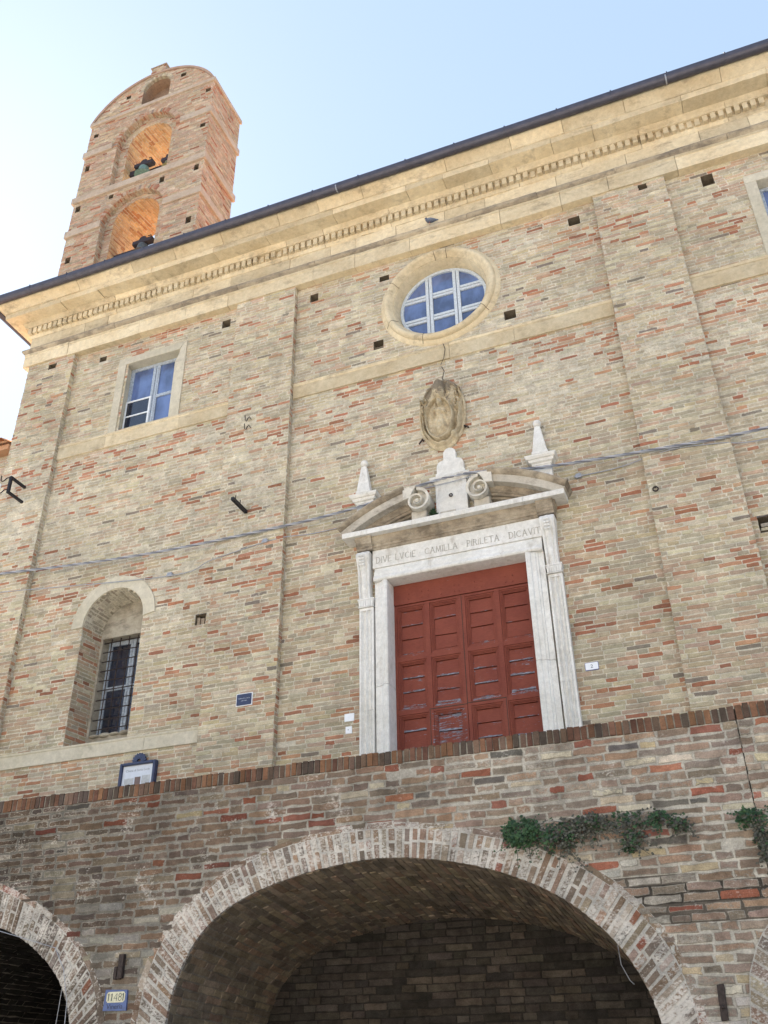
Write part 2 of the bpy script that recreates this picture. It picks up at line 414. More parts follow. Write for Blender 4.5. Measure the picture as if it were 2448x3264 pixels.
def resample(pts, n):
    d = [0]
    for a, b in zip(pts, pts[1:]): d.append(d[-1]+hypot(b[0]-a[0], b[1]-a[1]))
    out = []; j = 0
    for i in range(n+1):
        t = d[-1]*i/n
        while j < len(d)-2 and d[j+1] < t: j += 1
        f = (t-d[j])/(d[j+1]-d[j]); out.append((pts[j][0]+(pts[j+1][0]-pts[j][0])*f, pts[j][1]+(pts[j+1][1]-pts[j][1])*f))
    return out
def smoothp(pts, it=2):
    for _ in range(it):
        q = [pts[0]]
        for a, b in zip(pts, pts[1:]):
            q += [(a[0]*.75+b[0]*.25, a[1]*.75+b[1]*.25), (a[0]*.25+b[0]*.75, a[1]*.25+b[1]*.75)]
        pts = q+[pts[-1]]
    return pts
def plen(pts): return sum(hypot(b[0]-a[0], b[1]-a[1]) for a, b in zip(pts, pts[1:]))
def arc(cx, cz, r, n=24, a0=pi, a1=0): return [(cx+r*cos(a0+(a1-a0)*i/n), cz+r*sin(a0+(a1-a0)*i/n)) for i in range(n+1)]
def arch_hole(pts):                       # x interval of the opening under a polyline arch at height z
    def h(z):
        xs = []
        for a, b in zip(pts, pts[1:]):
            if (a[1]-z)*(b[1]-z) <= 0 and a[1] != b[1]: xs.append(a[0]+(b[0]-a[0])*(z-a[1])/(b[1]-a[1]))
        if z < min(pts[0][1], pts[-1][1]): return None
        return (min(xs), max(xs)) if len(xs) >= 2 else None
    return h
def rect_hole(x0, x1, z0, z1): return lambda z: (x0, x1) if z0 < z < z1 else None
def circ_hole(cx, cz, r): return lambda z: (cx-sqrt(r*r-(z-cz)**2), cx+sqrt(r*r-(z-cz)**2)) if abs(z-cz) < r else None

def arch_ring(mb, inn, outr, y, colf, pitch=.07, gap=.014, proud=.008, depth=.2, seed=1, split=.5, mortar=(.5,.48,.45,1)):
    r = random.Random(seed); n = max(3, round(plen(inn)/pitch)); I = resample(inn, n); O = resample(outr, n)
    for i in range(n):
        a, b, c, d = I[i], I[i+1], O[i+1], O[i]
        P = lambda q, yy: (q[0], yy, q[1])
        mb.quad(P(a,y), P(b,y), P(c,y), P(d,y), mortar)
        mb.quad(P(a,y), P(b,y), P(b,y+depth), P(a,y+depth), mortar)
        cuts = [0, 1]
        x = r.random()
        if x < split: cuts = [0, r.uniform(.4, .6), 1]
        if x < split*.3: cuts = [0, r.uniform(.28, .36), r.uniform(.62, .7), 1]
        w = hypot(b[0]-a[0], b[1]-a[1]); g = gap/2/w*r.uniform(.6, 1.4)
        for s, e in zip(cuts, cuts[1:]):
            L = hypot(d[0]-a[0], d[1]-a[1]); gr = gap/2/L
            j = lambda: r.uniform(-.05, .05)
            def B(fu, fv):
                p = (a[0]+(b[0]-a[0])*fu, a[1]+(b[1]-a[1])*fu); q = (d[0]+(c[0]-d[0])*fu, d[1]+(c[1]-d[1])*fu)
                return (p[0]+(q[0]-p[0])*fv, p[1]+(q[1]-p[1])*fv)
            s2 = s+(gr if s > 0 else -.006*r.random()/L); e2 = e-gr
            Q = [B(g+j()*.5, s2), B(1-g+j()*.5, s2), B(1-g+j()*.5, e2+j()*.15), B(g+j()*.5, e2+j()*.15)]
            yo = y-proud*r.uniform(.3, 1.4)
            mb.add([P(q, yo) for q in Q]+[P(q, y+depth) for q in Q], [(0,1,2,3),(0,4,5,1),(1,5,6,2),(2,6,7,3),(3,7,4,0)], colf(a[0], a[1], r))

# ------------------------------------------------------------------ ground
mb = MB(); mb.quad((-400,-400,0),(400,-400,0),(400,400,0),(-400,400,0)); o = mb.build('street', M_GROUND); o['kind'] = 'structure'
mb = MB(); mb.box(-14, 4, -2.73, -.005, 3.48, 3.56); o = mb.build('terrace_floor', M_GROUND); o['kind'] = 'structure'

# ------------------------------------------------------------------ church
CX = -3.25                                  # axis of the middle bay
XL, P1R, P2L, P2R, P3L, P3R, XR = -12.18, -11.04, -7.27, -6.04, -.44, .735, 6.8
church = thing('church', 'buff brick church front with stone cornice, round window and white stone portal with red door', 'church', (-4.5, 0, 0))
WX = CX-5.915; WX2 = CX+5.915               # axes of the side bays
OC, OZ = -3.27, 13.25
niche = [(-9.765, 5.86), (-9.765, 8.13)]+arc(-9.175, 8.13, .585, 20)[0:]+[(-8.585, 8.13), (-8.585, 5.86)]
putlogs = [(-11.66,-11.46,14.14,14.30), (-10.47,-10.30,14.03,14.19), (-7.65,-7.465,14.0,14.19), (-5.78,-5.61,13.98,14.17), (-4.52,-4.33,12.45,12.64),
           (-4.39,-4.2,13.97,14.15), (-.92,-.72,13.98,14.17), (.30,.45,14.2,14.35), (1.29,1.48,14.02,14.24), (-2.19,-1.99,12.28,12.48), (-7.59,-7.39,7.74,7.94), (.82,1.03,7.6,7.8)]
fholes = [rect_hole(-9.72, -8.52, 12.15, 13.78), rect_hole(WX2-.6, WX2+.6, 12.15, 13.78), circ_hole(OC, OZ, .95), arch_hole(niche), rect_hole(-4.30, -2.22, 3.3, 7.95)]
fholes += [rect_hole(*p) for p in putlogs]
mb = MB()
for a, b, sd in ((P1R, P2L, 3), (P2R, P3L, 4), (P3R, XR, 5)):
    brick_panel(mb, a, b, 3.35, 14.5, wall_map(0), col_facade, fholes, seed=sd)
for x0, x1, z0, z1 in putlogs:              # scaffold holes run back into the wall
    yf = -.118 if (x0 < P1R or P3L < x0 < P3R) else .004
    col = (.24,.20,.15,.0)
    mb.quad((x0,yf,z0),(x0,.3,z0),(x0,.3,z1),(x0,yf,z1), col); mb.quad((x1,yf,z0),(x1,yf,z1),(x1,.3,z1),(x1,.3,z0), col)
    mb.quad((x0,yf,z0),(x1,yf,z0),(x1,.3,z0),(x0,.3,z0), col); mb.quad((x0,yf,z1),(x0,.3,z1),(x1,.3,z1),(x1,yf,z1), col)
    mb.quad((x0,.3,z0),(x1,.3,z0),(x1,.3,z1),(x0,.3,z1), (.05,.045,.04,-.6))
for x0, x1, z0, z1 in ((-7.57,-7.52,7.75,7.9), (-7.5,-7.44,7.75,7.88), (-7.42,-7.395,7.745,7.92)): mb.box(x0, x1, .03, .2, z0, z1, (.36,.29,.22,0))
mb.box(-4.51,-4.34,.06,.25,12.452,12.52,(.30,.24,.18,0)); mb.box(.84,1.02,.04,.25,7.602,7.66,(.5,.45,.33,0)); mb.box(.85,1.02,.03,.25,7.67,7.72,(.4,.36,.3,0))
wall = mb.build('front_wall', M_FAC, church)
mb = MB()
mb.quad((XL,-.11,0),(XL,13,0),(XL,13,15.6),(XL,-.11,15.6)); mb.quad((XR,0,0),(XR,13,0),(XR,13,15.6),(XR,0,15.6)); mb.quad((XL,13,0),(XR,13,0),(XR,13,15.6),(XL,13,15.6))
mb.build('side_wall', M_FAC, church)
for a, b, sd in ((XL, P1R, 11), (P2L, P2R, 12), (P3L, P3R, 13)):
    mb = MB()
    hs = [rect_hole(*p) for p in putlogs if a-.3 < p[0] and p[1] < b+.3]
    brick_panel(mb, a, b, 3.35, 14.41, wall_map(-.115), col_facade, hs, out=.006, seed=sd, jag=.005, ends=True)
    for xx, sg in ((a, 1), (b, -1)):        # narrow return faces of the pilaster
        brick_panel(mb, -.115, -.0, 3.35, 14.41, (lambda xx, sg: lambda u, v, n: (xx-sg*n, u, v))(xx+sg*.003, sg), col_facade, (), out=.005, seed=sd+30, hprob=0, L=.13, jag=.003)
    mb.build('pilaster', M_FAC, church)

# --- entablature built of stone blocks
ENT_ARCH = [(-.05,14.40),(.146,14.395),(.148,14.68),(.158,14.685),(.158,14.735),(-.05,14.74)]
ENT_TOR = [(-.05,14.732),(.160,14.735),(.20,14.765),(.216,14.80),(.205,14.835),(.15,14.858),(-.05,14.862)]
ENT_FRZ = [(-.05,14.845),(.108,14.85),(.108,15.20),(.05,15.21)]
ENT_BED = [(-.05,15.20),(.118,15.195),(.125,15.21),(.145,15.235),(.152,15.25),(.152,15.418),(.235,15.42),(.236,15.44),(.24,15.465),(.275,15.505),(.285,15.535),(.05,15.54)]
ENT_COR = [(-.05,15.532),(.545,15.53),(.552,15.66),(.05,15.67)]
ENT_CYM = [(-.05,15.662),(.562,15.663),(.565,15.682),(.59,15.715),(.64,15.76),(.69,15.79),(.715,15.82),(.718,15.862),(.05,15.87)]
def ent_course(name, prof, lens, seed, m, chip=.0, jz=.003, step=.12, gap=.007):
    r = random.Random(seed); mb = MB(); x = XL; first = True
    while x < 4.5:
        x2 = x+r.uniform(*lens); dj, dz = r.uniform(-1, 1)*.006, r.uniform(-1, 1)*jz
        n = max(2, int((x2-x)/step)); rings = []
        if first: rings.append([(XL-e+.0, 3.0, z) for e, z in prof])
        for i in range(n+1):
            xx = x+(x2-gap-x)*i/n
            ring = []
            for k, (e, z) in enumerate(prof):
                w = .008*nz(xx*1.7, z*9, seed)+.004*nz(xx*7, z*20, seed+3)
                zz = z+dz
                if chip and k in (1,) and r.random() < .5: zz += chip*max(0, nz(xx*2.1, 1.3, seed+8)); w -= chip*.4*max(0, nz(xx*2.1, 1.3, seed+8))
                ee = e+dj+w if e > 0 else e
                ring.append((xx if not (first and i == 0) else XL-ee, -ee, zz))
            rings.append(ring)
        mb.loft(rings); first = False; x = x2
    return mb.build(name, m, church, smooth=28)
ent_course('architrave', ENT_ARCH, (.8, 2.0), 1, M_SAND, .03)
ent_course('torus_moulding', ENT_TOR, (.6, 1.8), 7, M_SANDD, .01)
ent_course('frieze', ENT_FRZ, (.5, 1.3), 2, M_SAND, 0, .004)
cornice = ent_course('cornice', ENT_BED, (.7, 1.6), 3, M_SAND, .02)
for nm, pr, ln, sd, ch in (('corona', ENT_COR, (.7, 1.5), 4, .05), ('cymatium', ENT_CYM, (.8, 1.7), 5, .015)):
    o = ent_course(nm, pr, ln, sd, M_SAND, ch)
    o.parent = cornice
r = random.Random(5); xs_ = [XL-.155+.1285*i for i in range(116)]; dm = None
mb = MB()                                   # dentils: the farthest few at the left end are one piece
for x in xs_[:16]: mb.box(x, x+.089, -.232+r.uniform(-.004, .006), -.145, 15.265, 15.41)
mb.build('dentil', M_SAND, cornice, bevel=.006)['kind'] = 'stuff'
for x in xs_[16:]:
    if dm is None:
        q = MB(); q.box(0, .084, -.232, -.145, 15.265, 15.41); dm = q.build('dentil', M_SAND, cornice, bevel=.006); c = dm
    else: c = dm.copy(); COL.objects.link(c); c.parent = cornice
    c.location = (x, r.uniform(-.006, .008), r.uniform(-.004, .004))
    if r.random() < .06 or 1.05 < x < 1.45: c.location.y += .035

# --- gutter and roof
mb = MB(); n = 10
prof = [(-.80+.082*cos(pi+pi*i/n), 15.865+.085*sin(pi+pi*i/n)) for i in range(n+1)]
prof = [(prof[0][0], 15.922)]+prof+[(prof[-1][0], 15.922)]
prof2 = [(-.80+(p-(-.80))*.92, z+.006) for p, z in reversed(prof)]
ring = prof+prof2
xs = [XL-.86+.5*i for i in range(36)]
mb.loft([[(x, y+.006*nz(x*.4, 0, 2), z+.008*nz(x*.35, 1, 2)) for y, z in ring] for x in xs])
mb.loft([[(-12.18-.8+(-(y+.8)), yy, z) for y, z in ring] for yy in (-.86, 3)])
gut = mb.build('gutter', M_GUT, church, smooth=40)
for i in range(17):
    x = -11.9+.93*i
    q = MB(); q.box(x, x+.022, -.89, -.715, 15.918, 15.937); q.tube([(x+.011, -.882, 15.925), (x+.011, -.886, 15.865), (x+.011, -.85, 15.795), (x+.011, -.80, 15.774)], .006, 5)
    q.build('gutter_bracket', M_GUT, gut)
for x in (-4.9, 1.1):
    q = MB(); q.tube([(x, -.80+.086*cos(pi+pi*i/8), 15.865+.089*sin(pi+pi*i/8)) for i in range(9)], .012, 5); q.build('gutter_joint', M_CABLE, gut)
mb = MB(); r = random.Random(8)
ex0, ex1 = XL-.78, XR+.3
for j in range(int((ex1-ex0)/.22)):         # rows of half-round tiles up the front slope
    x = ex0+j*.22
    rr = [[(x+.11+.10*cos(a), y, 15.93+(y+.78)*.33+.055*sin(a)) for a in (pi, pi*.75, pi*.5, pi*.25, 0)] for y in (-.78, 6.2)]
    mb.loft(rr, closed=False, cap=False)
mb.add([(ex0,-.74,15.915),(ex1,-.74,15.915),(ex1,6.2,18.2),(ex0,6.2,18.2),(ex0,13,15.9),(ex1,13,15.9)], [(0,1,2,3),(3,2,5,4)])
mb.build('roof', M_TILE, church, smooth=60)

# --- string courses
def stone_band(name, x0, x1, z0, z1, e, m, seed, lens=(.9, 2.0), cap=.05):
    r = random.Random(seed); mb = MB(); x = x0
    while x < x1-.01:
        x2 = min(x1, x+r.uniform(*lens)); x2 = x1 if x1-x2 < .4 else x2
        n = max(2, int((x2-x)/.2)); rings = []
        pr = [(-.04,z0),(e,z0),(e,z1-cap-.012),(e+.012,z1-cap),(e+.016,z1-.008),(e+.004,z1),(-.04,z1+.012)]
        dj = r.uniform(-1, 1)*.004
        for i in range(n+1):
            xx = x+(x2-.004-x)*i/n
            rings.append([(xx, -(a+dj+.004*nz(xx*3, b*9, seed)) if a > 0 else .04, b+.006*nz(xx*2.2, a*30, seed+b)) for a, b in pr])
        mb.loft(rings); x = x2
    return mb.build(name, m, church, smooth=28)
stone_band('string_course', P1R+.006, P2L-.006, 11.80, 12.115, .035, M_SAND, 21)
stone_band('string_course', P2R+.006, P3L-.006, 11.785, 12.105, .035, M_SAND, 22)
stone_band('string_course', P3R+.006, 4.5, 11.82, 12.15, .035, M_SAND, 23)
stone_band('sill_course', P1R+.006, P2L-.006, 5.85, 6.085, .03, M_SANDG, 24, cap=.03)

# --- square windows
def square_window(wx, broken):
    fr = MB(); r = random.Random(int(wx*10))
    zt, zo, zb = 13.945, 13.765, 12.125; ho, hi = .775, .60
    jl = [(wx-ho, zb), (wx-hi, zb), (wx-hi, zo), (wx-ho, zo)]
    fr.prism(jl, -.03, .20)
    if broken: fr.prism([(wx+hi-.04, zb), (wx+ho, zb), (wx+ho, zt), (wx+hi+.07, zt-.11), (wx+hi+.03, zo-.03), (wx+hi+.02, zo-.12), (wx+hi-.05, zo-.30)], -.028, .20)
    else: fr.prism([(wx+hi, zb), (wx+ho, zb), (wx+ho, zo), (wx+hi, zo)], -.03, .20)
    fr.prism([(wx-ho, zo+.003), (wx+hi+.025, zo+.003), (wx+hi+.065, zt-.105), (wx+ho-.005, zt), (wx-ho, zt-.01)], -.027, .20)
    w = fr.build('square_window', M_SANDG, church, bevel=.008)
    y = .17; sh = MB(); b = .05
    for a0, a1 in ((wx-hi, wx-hi+b), (wx+hi-b, wx+hi)): sh.box(a0, a1, y, y+.05, zb, zo)
    sh.box(wx-hi+b, wx+hi-b, y+.002, y+.05, zo-b-.02, zo); sh.box(wx-hi+b, wx+hi-b, y+.002, y+.05, zb, zb+.05)
    sh.box(wx-.055, wx-.004, y-.012, y+.05, zb+.05, zo-.07); sh.box(wx+.004, wx+.05, y-.002, y+.05, zb+.05, zo-.07)
    for s, e in ((wx-hi+b, wx-.055), (wx+.05, wx+hi-b)):
        sh.box(s, e, y+.004, y+.05, 12.90, 12.965); sh.box(s, s+.025, y+.006, y+.05, zb+.05, zo-.07); sh.box(e-.025, e, y+.006, y+.05, zb+.05, zo-.07)
    sh.build('sash', M_SASHD, w, bevel=.004)
    p = MB(); p.box(wx-hi, wx+hi, y+.03, y+.036, zb, zo); p.build('pane', M_GLASS, w)
    if broken:
        st = MB(); x0, x1, z0, z1, y0 = wx-hi+.012, wx-.02, zb+.03, 12.93, .135
        st.box(x0, x0+.035, y0, y0+.03, z0, z1); st.box(x1-.035, x1, y0, y0+.03, z0, z1); st.box(x0+.035, x1-.035, y0+.001, y0+.03, z1-.035, z1); st.box(x0+.035, x1-.035, y0+.001, y0+.03, z0, z0+.03)
        st.box(x0+.035, x1-.035, y0+.001, y0+.03, z0+.39, z0+.42)
        so_ = st.build('storm_sash', M_WHITE, w, bevel=.004); so_['label'] = 'bright white storm sash over the lower left quarter'
        p = MB(); p.box(x0+.03, x1-.03, y0+.012, y0+.018, z0+.02, z1-.03); p.build('storm_pane', M_GLASSD, w)
square_window(WX, True); square_window(WX2, False)

# --- round window
mb = MB()
mb.lathe_y(OC, OZ, [(.80,.27),(.82,.06),(.835,.0),(.845,-.03),(.862,-.03),(.868,-.05),(.885,-.06),(.905,-.10),(.93,-.135),(.965,-.145),(1.0,-.125),(1.018,-.09),(1.022,-.06),(1.04,-.055),(1.075,-.03),(1.09,-.012),(1.11,.02)], 96)
for i, v in enumerate(mb.v):
    k = 1+.006*nz(v[0]*2, v[2]*2, 4); mb.v[i] = (OC+(v[0]-OC)*k, v[1]*(1+.06*nz(v[0]*3, v[2]*3, 9)), OZ+(v[2]-OZ)*k)
rw = mb.build('round_window', M_SAND, church, smooth=50)
for a in (92, 78, 205, 252, -38, 150):         # joints between the curved stones
    q = MB()
    a = radians(a); t = Vector((cos(a), 0, sin(a)))
    pr = [(.84,-.03),(.868,-.052),(.905,-.103),(.93,-.138),(.965,-.148),(1.0,-.128),(1.02,-.09),(1.075,-.033)]
    q.tube([(OC+r_*cos(a)+.006*nz(r_*9, a, 1), y_, OZ+r_*sin(a)) for r_, y_ in pr], .004, 4); q.build('joint_crack', M_DARK, rw)
mb = MB(); mb.lathe_y(OC, OZ, [(.80,.19),(.745,.19),(.745,.25),(.80,.25),(.80,.19)], 64)
for s in (-1, 1):
    c = s*.255
    L = sqrt(.76**2-c*c)
    for d in (-.034, .034):
        mb.box(OC+c+d-.028, OC+c+d+.028, .195, .25, OZ-L, OZ+L)
        for a0, a1 in ((-L, -.255-.0645), (-.255+.0645, .255-.0645), (.255+.0645, L)):
            mb.box(OC+a0, OC+a1, .198, .25, OZ+c+d-.026, OZ+c+d+.026)
mb.build('sash', M_SASH, rw, bevel=.004)
mb = MB(); mb.prism([(OC+.79*cos(2*pi*i/48), OZ+.79*sin(2*pi*i/48)) for i in range(48)], .228, .234); mb.build('pane', M_GLASS, rw)
# crack running down from the round window
mb = MB()
pts = [(-3.25,12.11),(-3.22,11.98),(-3.25,11.80),(-3.31,11.66),(-3.27,11.55),(-3.31,11.42),(-3.29,11.34)]
for a, b in zip(pts, pts[1:]): mb.quad((a[0]-.006,-.056 if a[1] > 11.79 else -.012,a[1]),(a[0]+.006,-.056 if a[1] > 11.79 else -.012,a[1]),(b[0]+.006,-.056 if a[1] > 11.79 else -.012,b[1]),(b[0]-.006,-.056 if a[1] > 11.79 else -.012,b[1]))
mb.build('wall_crack', M_DARK, church)

# --- arched window in its niche
AX, ASP, AR = -9.175, 8.13, .588
mb = MB(); inn = [(AX-AR, ASP-.02)]+arc(AX, ASP, AR, 30)+[(AX+AR, ASP-.02)]; oo = [(AX-.81, ASP-.03)]+arc(AX, ASP, .81, 30)+[(AX+.80, ASP+.02)]
for a, b in ((0, 13), (13, 32)):
    poly = inn[a:b+1]+oo[a:b+1][::-1]
    if a: poly = [(p+.005, z) for p, z in poly[:1]]+poly[1:]
    mb.prism(poly, -.022-.003*(a > 0), .10)
aw = mb.build('arched_window', M_SANDG, church, bevel=.006)
mb = MB()                                   # brick cheeks and soffit of the niche
for xx, sg, sd in ((AX-AR, 1, 41), (AX+AR, -1, 42)):
    brick_panel(mb, .004, .46, 5.86, ASP, (lambda xx, sg: lambda u, v, n: (xx+sg*(n+u*.12), u, v))(xx, sg), col_facade, (), seed=sd)
A = resample(arc(AX, ASP, AR, 30), 60); La = plen(A)
def nm(u, v, n):
    t = max(0, min(.9999, v/La))*60; i = int(t); f = t-i; k = 1-u*.2
    x, z = A[i][0]+(A[i+1][0]-A[i][0])*f, A[i][1]+(A[i+1][1]-A[i][1])*f
    x, z = AX+(x-AX)*k, ASP+(z-ASP)*k; d = Vector((x-AX, z-ASP)).normalized()
    return (x-d.x*n, .004+u, z-d.y*n)
brick_panel(mb, 0, .46, 0, La, nm, lambda u, v, r: (*vary((.36,.32,.26), r), .5+r.uniform(-.3, .3)), (), seed=43)
mb.build('niche_brickwork', M_FAC, aw)
mb = MB()                                   # plastered back of the niche round the rectangular opening
ol, orr, ot, ob = -9.665, -8.685, 8.055, 6.36
for x0, x1, z0, z1 in ((AX-.54, ol, 5.86, ot), (orr, AX+.54, 5.86, ot), (ol, orr, 5.86, ob)): mb.box(x0, x1, .44, .72, z0, z1)
mb.prism([(AX-.54, ot+.002), (AX+.54, ot+.002)]+arc(AX, ASP, .53, 16, 0, pi), .442, .72)
for i in range(5): mb.sphere((ol+.12+.19*i, .45, ob-.005), .11, 10, (1, .6, .28+.12*(i % 2)))
mb.build('niche_plaster', stone_mat('stained_plaster', (.33, .295, .235), (.10, .09, .075), (.47, .44, .37), .47, 3.0, .05, .02), aw, smooth=40)
mb = MB(); y = .62
for x0, x1 in ((ol, ol+.07), (orr-.07, orr), (AX-.045, AX-.004), (AX+.004, AX+.05)): mb.box(x0, x1, y, y+.05, ob, ot)
for z0, z1 in ((ob, ob+.06), (7.18, 7.25), (ot-.07, ot)):
    for x0, x1 in ((ol+.07, AX-.045), (AX+.05, orr-.07)): mb.box(x0, x1, y+.002, y+.05, z0, z1)
mb.build('sash', M_SASHD, aw, bevel=.004)
mb = MB(); mb.box(ol, orr, y+.03, y+.036, ob, ot); mb.build('pane', M_GLASSD, aw)
mb = MB(); r = random.Random(3)
for i in range(5):
    x = ol+.14+.175*i; mb.tube([(x+r.uniform(-.006, .006), .50, z) for z in (ob-.02, 6.9, 7.5, ot+.02)], .0095, 6)
for i in range(10):
    z = ob+.12+.168*i; mb.tube([(ol-.02, .49, z), (AX, .487, z+r.uniform(-.008, .008)), (orr+.02, .49, z)], .0095, 6)
    for k in range(5): mb.sphere((ol+.14+.175*k, .49, z), .016, 6)
mb.build('grille', M_IRON, aw)

# --- portal
portal = MB()
def moulded(mb, a, b, c, d, y): pass
yF = -.15
# jambs with an outer fascia and an inner rounded architrave
def jamb(mb, xo, xi, z0, z1):
    s = 1 if xi > xo else -1; w = abs(xi-xo)
    pr = [(0,.0),(0,-.085),(.075,-.09),(.08,-.105),(.105,-.108),(.115,-.122),(w-.085,-.128),(w-.07,-.148),(w-.03,-.158),(w-.006,-.145),(w,-.115),(w,.16)]
    mb.loft([[(xo+s*p, q, z) for p, q in pr] for z in (z0, z1)])
for xo, xi in ((-4.50, -4.285), (-1.98, -2.235)):
    jamb(portal, xo, xi, 3.56, 6.25); jamb(portal, xo, xi, 6.254, 7.853)
pr = [(8.085,.0),(8.085,-.095),(8.03,-.10),(8.02,-.122),(7.94,-.128),(7.925,-.148),(7.885,-.158),(7.861,-.145),(7.855,-.115),(7.855,.16)]
portal.loft([[(x, q, z) for z, q in pr] for x in (-4.50, CX-.25, CX+.3, -1.98)])
portal.box(-4.525, -1.955, -.112, .0, 8.088, 8.40)                  # inscription frieze
door_surround = portal.build('door_surround', M_MARB, church, smooth=35, bevel=.004)
def fluted(x0, x1):
    mb = MB(); w = x1-x0
    pts = [(x0, 0), (x0, -.105), (x0+.028, -.105), (x0+.034, -.095)]
    nfl = 2
    a, b = x0+.036, x1-.036; fw = (b-a)/nfl
    for k in range(nfl):
        for i in range(9):
            t = i/8; pts.append((a+fw*(k+.06+.88*t), -.105+.036*sin(pi*t)))
        if k < nfl-1: pts.append((a+fw*(k+1), -.108))
    pts += [(x1-.034, -.095), (x1-.028, -.105), (x1, -.105), (x1, 0)]
    for z0, z1 in ((3.56, 5.93), (5.934, 7.43)): mb.loft([[(p, q, z) for p, q in pts] for z in (z0, z1)])
    mb.box(x0+.001, x1-.001, -.104, 0, 7.43, 7.472)
    for zc, e, h in ((7.478, .012, .01), (7.592, .018, .018)): mb.box(x0-e, x1+e, -.12-e, 0, zc, zc+h)
    mb.frustum((x0+x1)/2, -.05, 7.49, 7.59, w/2-.008, .062, w/2+.012, .08)
    for i in range(6): mb.frustum(x0+w*(i+.5)/6, -.125, 7.492, 7.588, w/15, .008, w/13, .012)
    return mb.build('fluted_pilaster', M_MARB, door_surround, smooth=40)
fluted(-4.738, -4.52); fluted(-1.955, -1.755)
def console(xc):
    mb = MB(); n = 28; rings = []
    for i in range(n+1):                     # S-curved bracket, deep and wide at the top
        t = i/n; z = 7.612+.745*t
        w = .085+.022*t*t; e = .115+.135*(t**1.7)+.03*sin(t*2*pi)*(1-t)
        if t > .86: e -= (t-.86)**2*3.2
        rings.append([(xc-w, 0, z), (xc-w, -e+.012, z), (xc-w*.72, -e-.006, z), (xc-w*.5, -e+.02*(t < .75), z), (xc-w*.26, -e-.004, z), (xc, -e-.012, z), (xc+w*.26, -e-.004, z), (xc+w*.5, -e+.02*(t < .75), z), (xc+w*.72, -e-.006, z), (xc+w, -e+.012, z), (xc+w, 0, z)])
    mb.loft(rings)
    for i in range(4):
        for s in (-1, 1): mb.sphere((xc+s*.022, -.255+.012*i, 8.27-.045*i), .024, 8, (1, .5, .8))
    return mb.build('console', M_MARB, door_surround, smooth=45)
console(-4.652); console(-1.865)
# inscription letters cut into the frieze
GL = {'D': [[(0,0),(0,1)], [(0,1),(.3,1),(.55,.8),(.62,.5),(.55,.2),(.3,0),(0,0)]], 'I': [[(0,0),(0,1)]], 'V': [[(0,1),(.32,0),(.64,1)]], 'E': [[(.46,0),(0,0),(0,1),(.46,1)], [(0,.52),(.36,.52)]],
      'L': [[(0,1),(0,0),(.46,0)]], 'C': [[(.68,.84),(.5,.97),(.3,.97),(.08,.78),(0,.5),(.08,.22),(.3,.03),(.5,.03),(.68,.16)]], 'A': [[(0,0),(.34,1),(.68,0)], [(.13,.36),(.55,.36)]],
      'M': [[(0,0),(.1,1),(.4,.1),(.7,1),(.8,0)]], 'P': [[(0,0),(0,1),(.3,1),(.46,.86),(.46,.64),(.3,.5),(0,.5)]], 'R': [[(0,0),(0,1),(.3,1),(.46,.86),(.46,.66),(.3,.52),(0,.52)], [(.25,.52),(.55,0)]], 'T': [[(.3,0),(.3,1)], [(0,1),(.6,1)]],
      '.': [[(0,.5),(.06,.5)]], 'i': [[(0,0),(0,.86)], [(-.03,1.06),(.03,1.06)]]}
WID = {'D': .62, 'I': 0, 'V': .64, 'E': .46, 'L': .46, 'C': .68, 'A': .68, 'M': .8, 'P': .46, 'R': .55, 'T': .6, '.': .06, 'i': 0}
def stroke_text(mb, s, x0, x1, z0, z1, h, y, th, gap=.3, space=.55, depth=.003):
    tot = sum((space if c == ' ' else WID[c]+gap) for c in s)-gap; k = (x1-x0)/tot/h if x1 else 1; x = x0
    for c in s:
        if c == ' ': x += space*h*k; continue
        zb = z0+(z1-z0)*(x-x0)/max(.01, (x1-x0))
        for st in GL[c]:
            for a, b in zip(st, st[1:]):
                A_ = Vector((x+a[0]*h*k, zb+a[1]*h)); B_ = Vector((x+b[0]*h*k, zb+b[1]*h)); d = (B_-A_).normalized(); nn = Vector((-d.y, d.x))*th/2*(1.25 if abs(d.y) > abs(d.x) else .8)
                A_ -= d*th*.3; B_ += d*th*.3
                mb.prism([tuple(A_+nn), tuple(A_-nn), tuple(B_-nn), tuple(B_+nn)], y-depth, y)
            for p in ((st[0], st[-1]) if c in 'DIVELAMPRTi' else ()):     # serifs
                if p[1] in (0, 1) and c != '.': mb.box(x+p[0]*h*k-.011, x+p[0]*h*k+.011, y-depth, y, zb+p[1]*h-.0025, zb+p[1]*h+.0025)
        x += (WID[c]+gap)*h*k
mb = MB(); stroke_text(mb, 'DiVE LVCiE . CAMILLA . PiRiLETA . DICAViT', -4.46, -1.99, 8.165, 8.140, .098, -.1125, .0085)
mb.build('inscription', plain('engraved_grey', (.41, .395, .36), .9), door_surround)

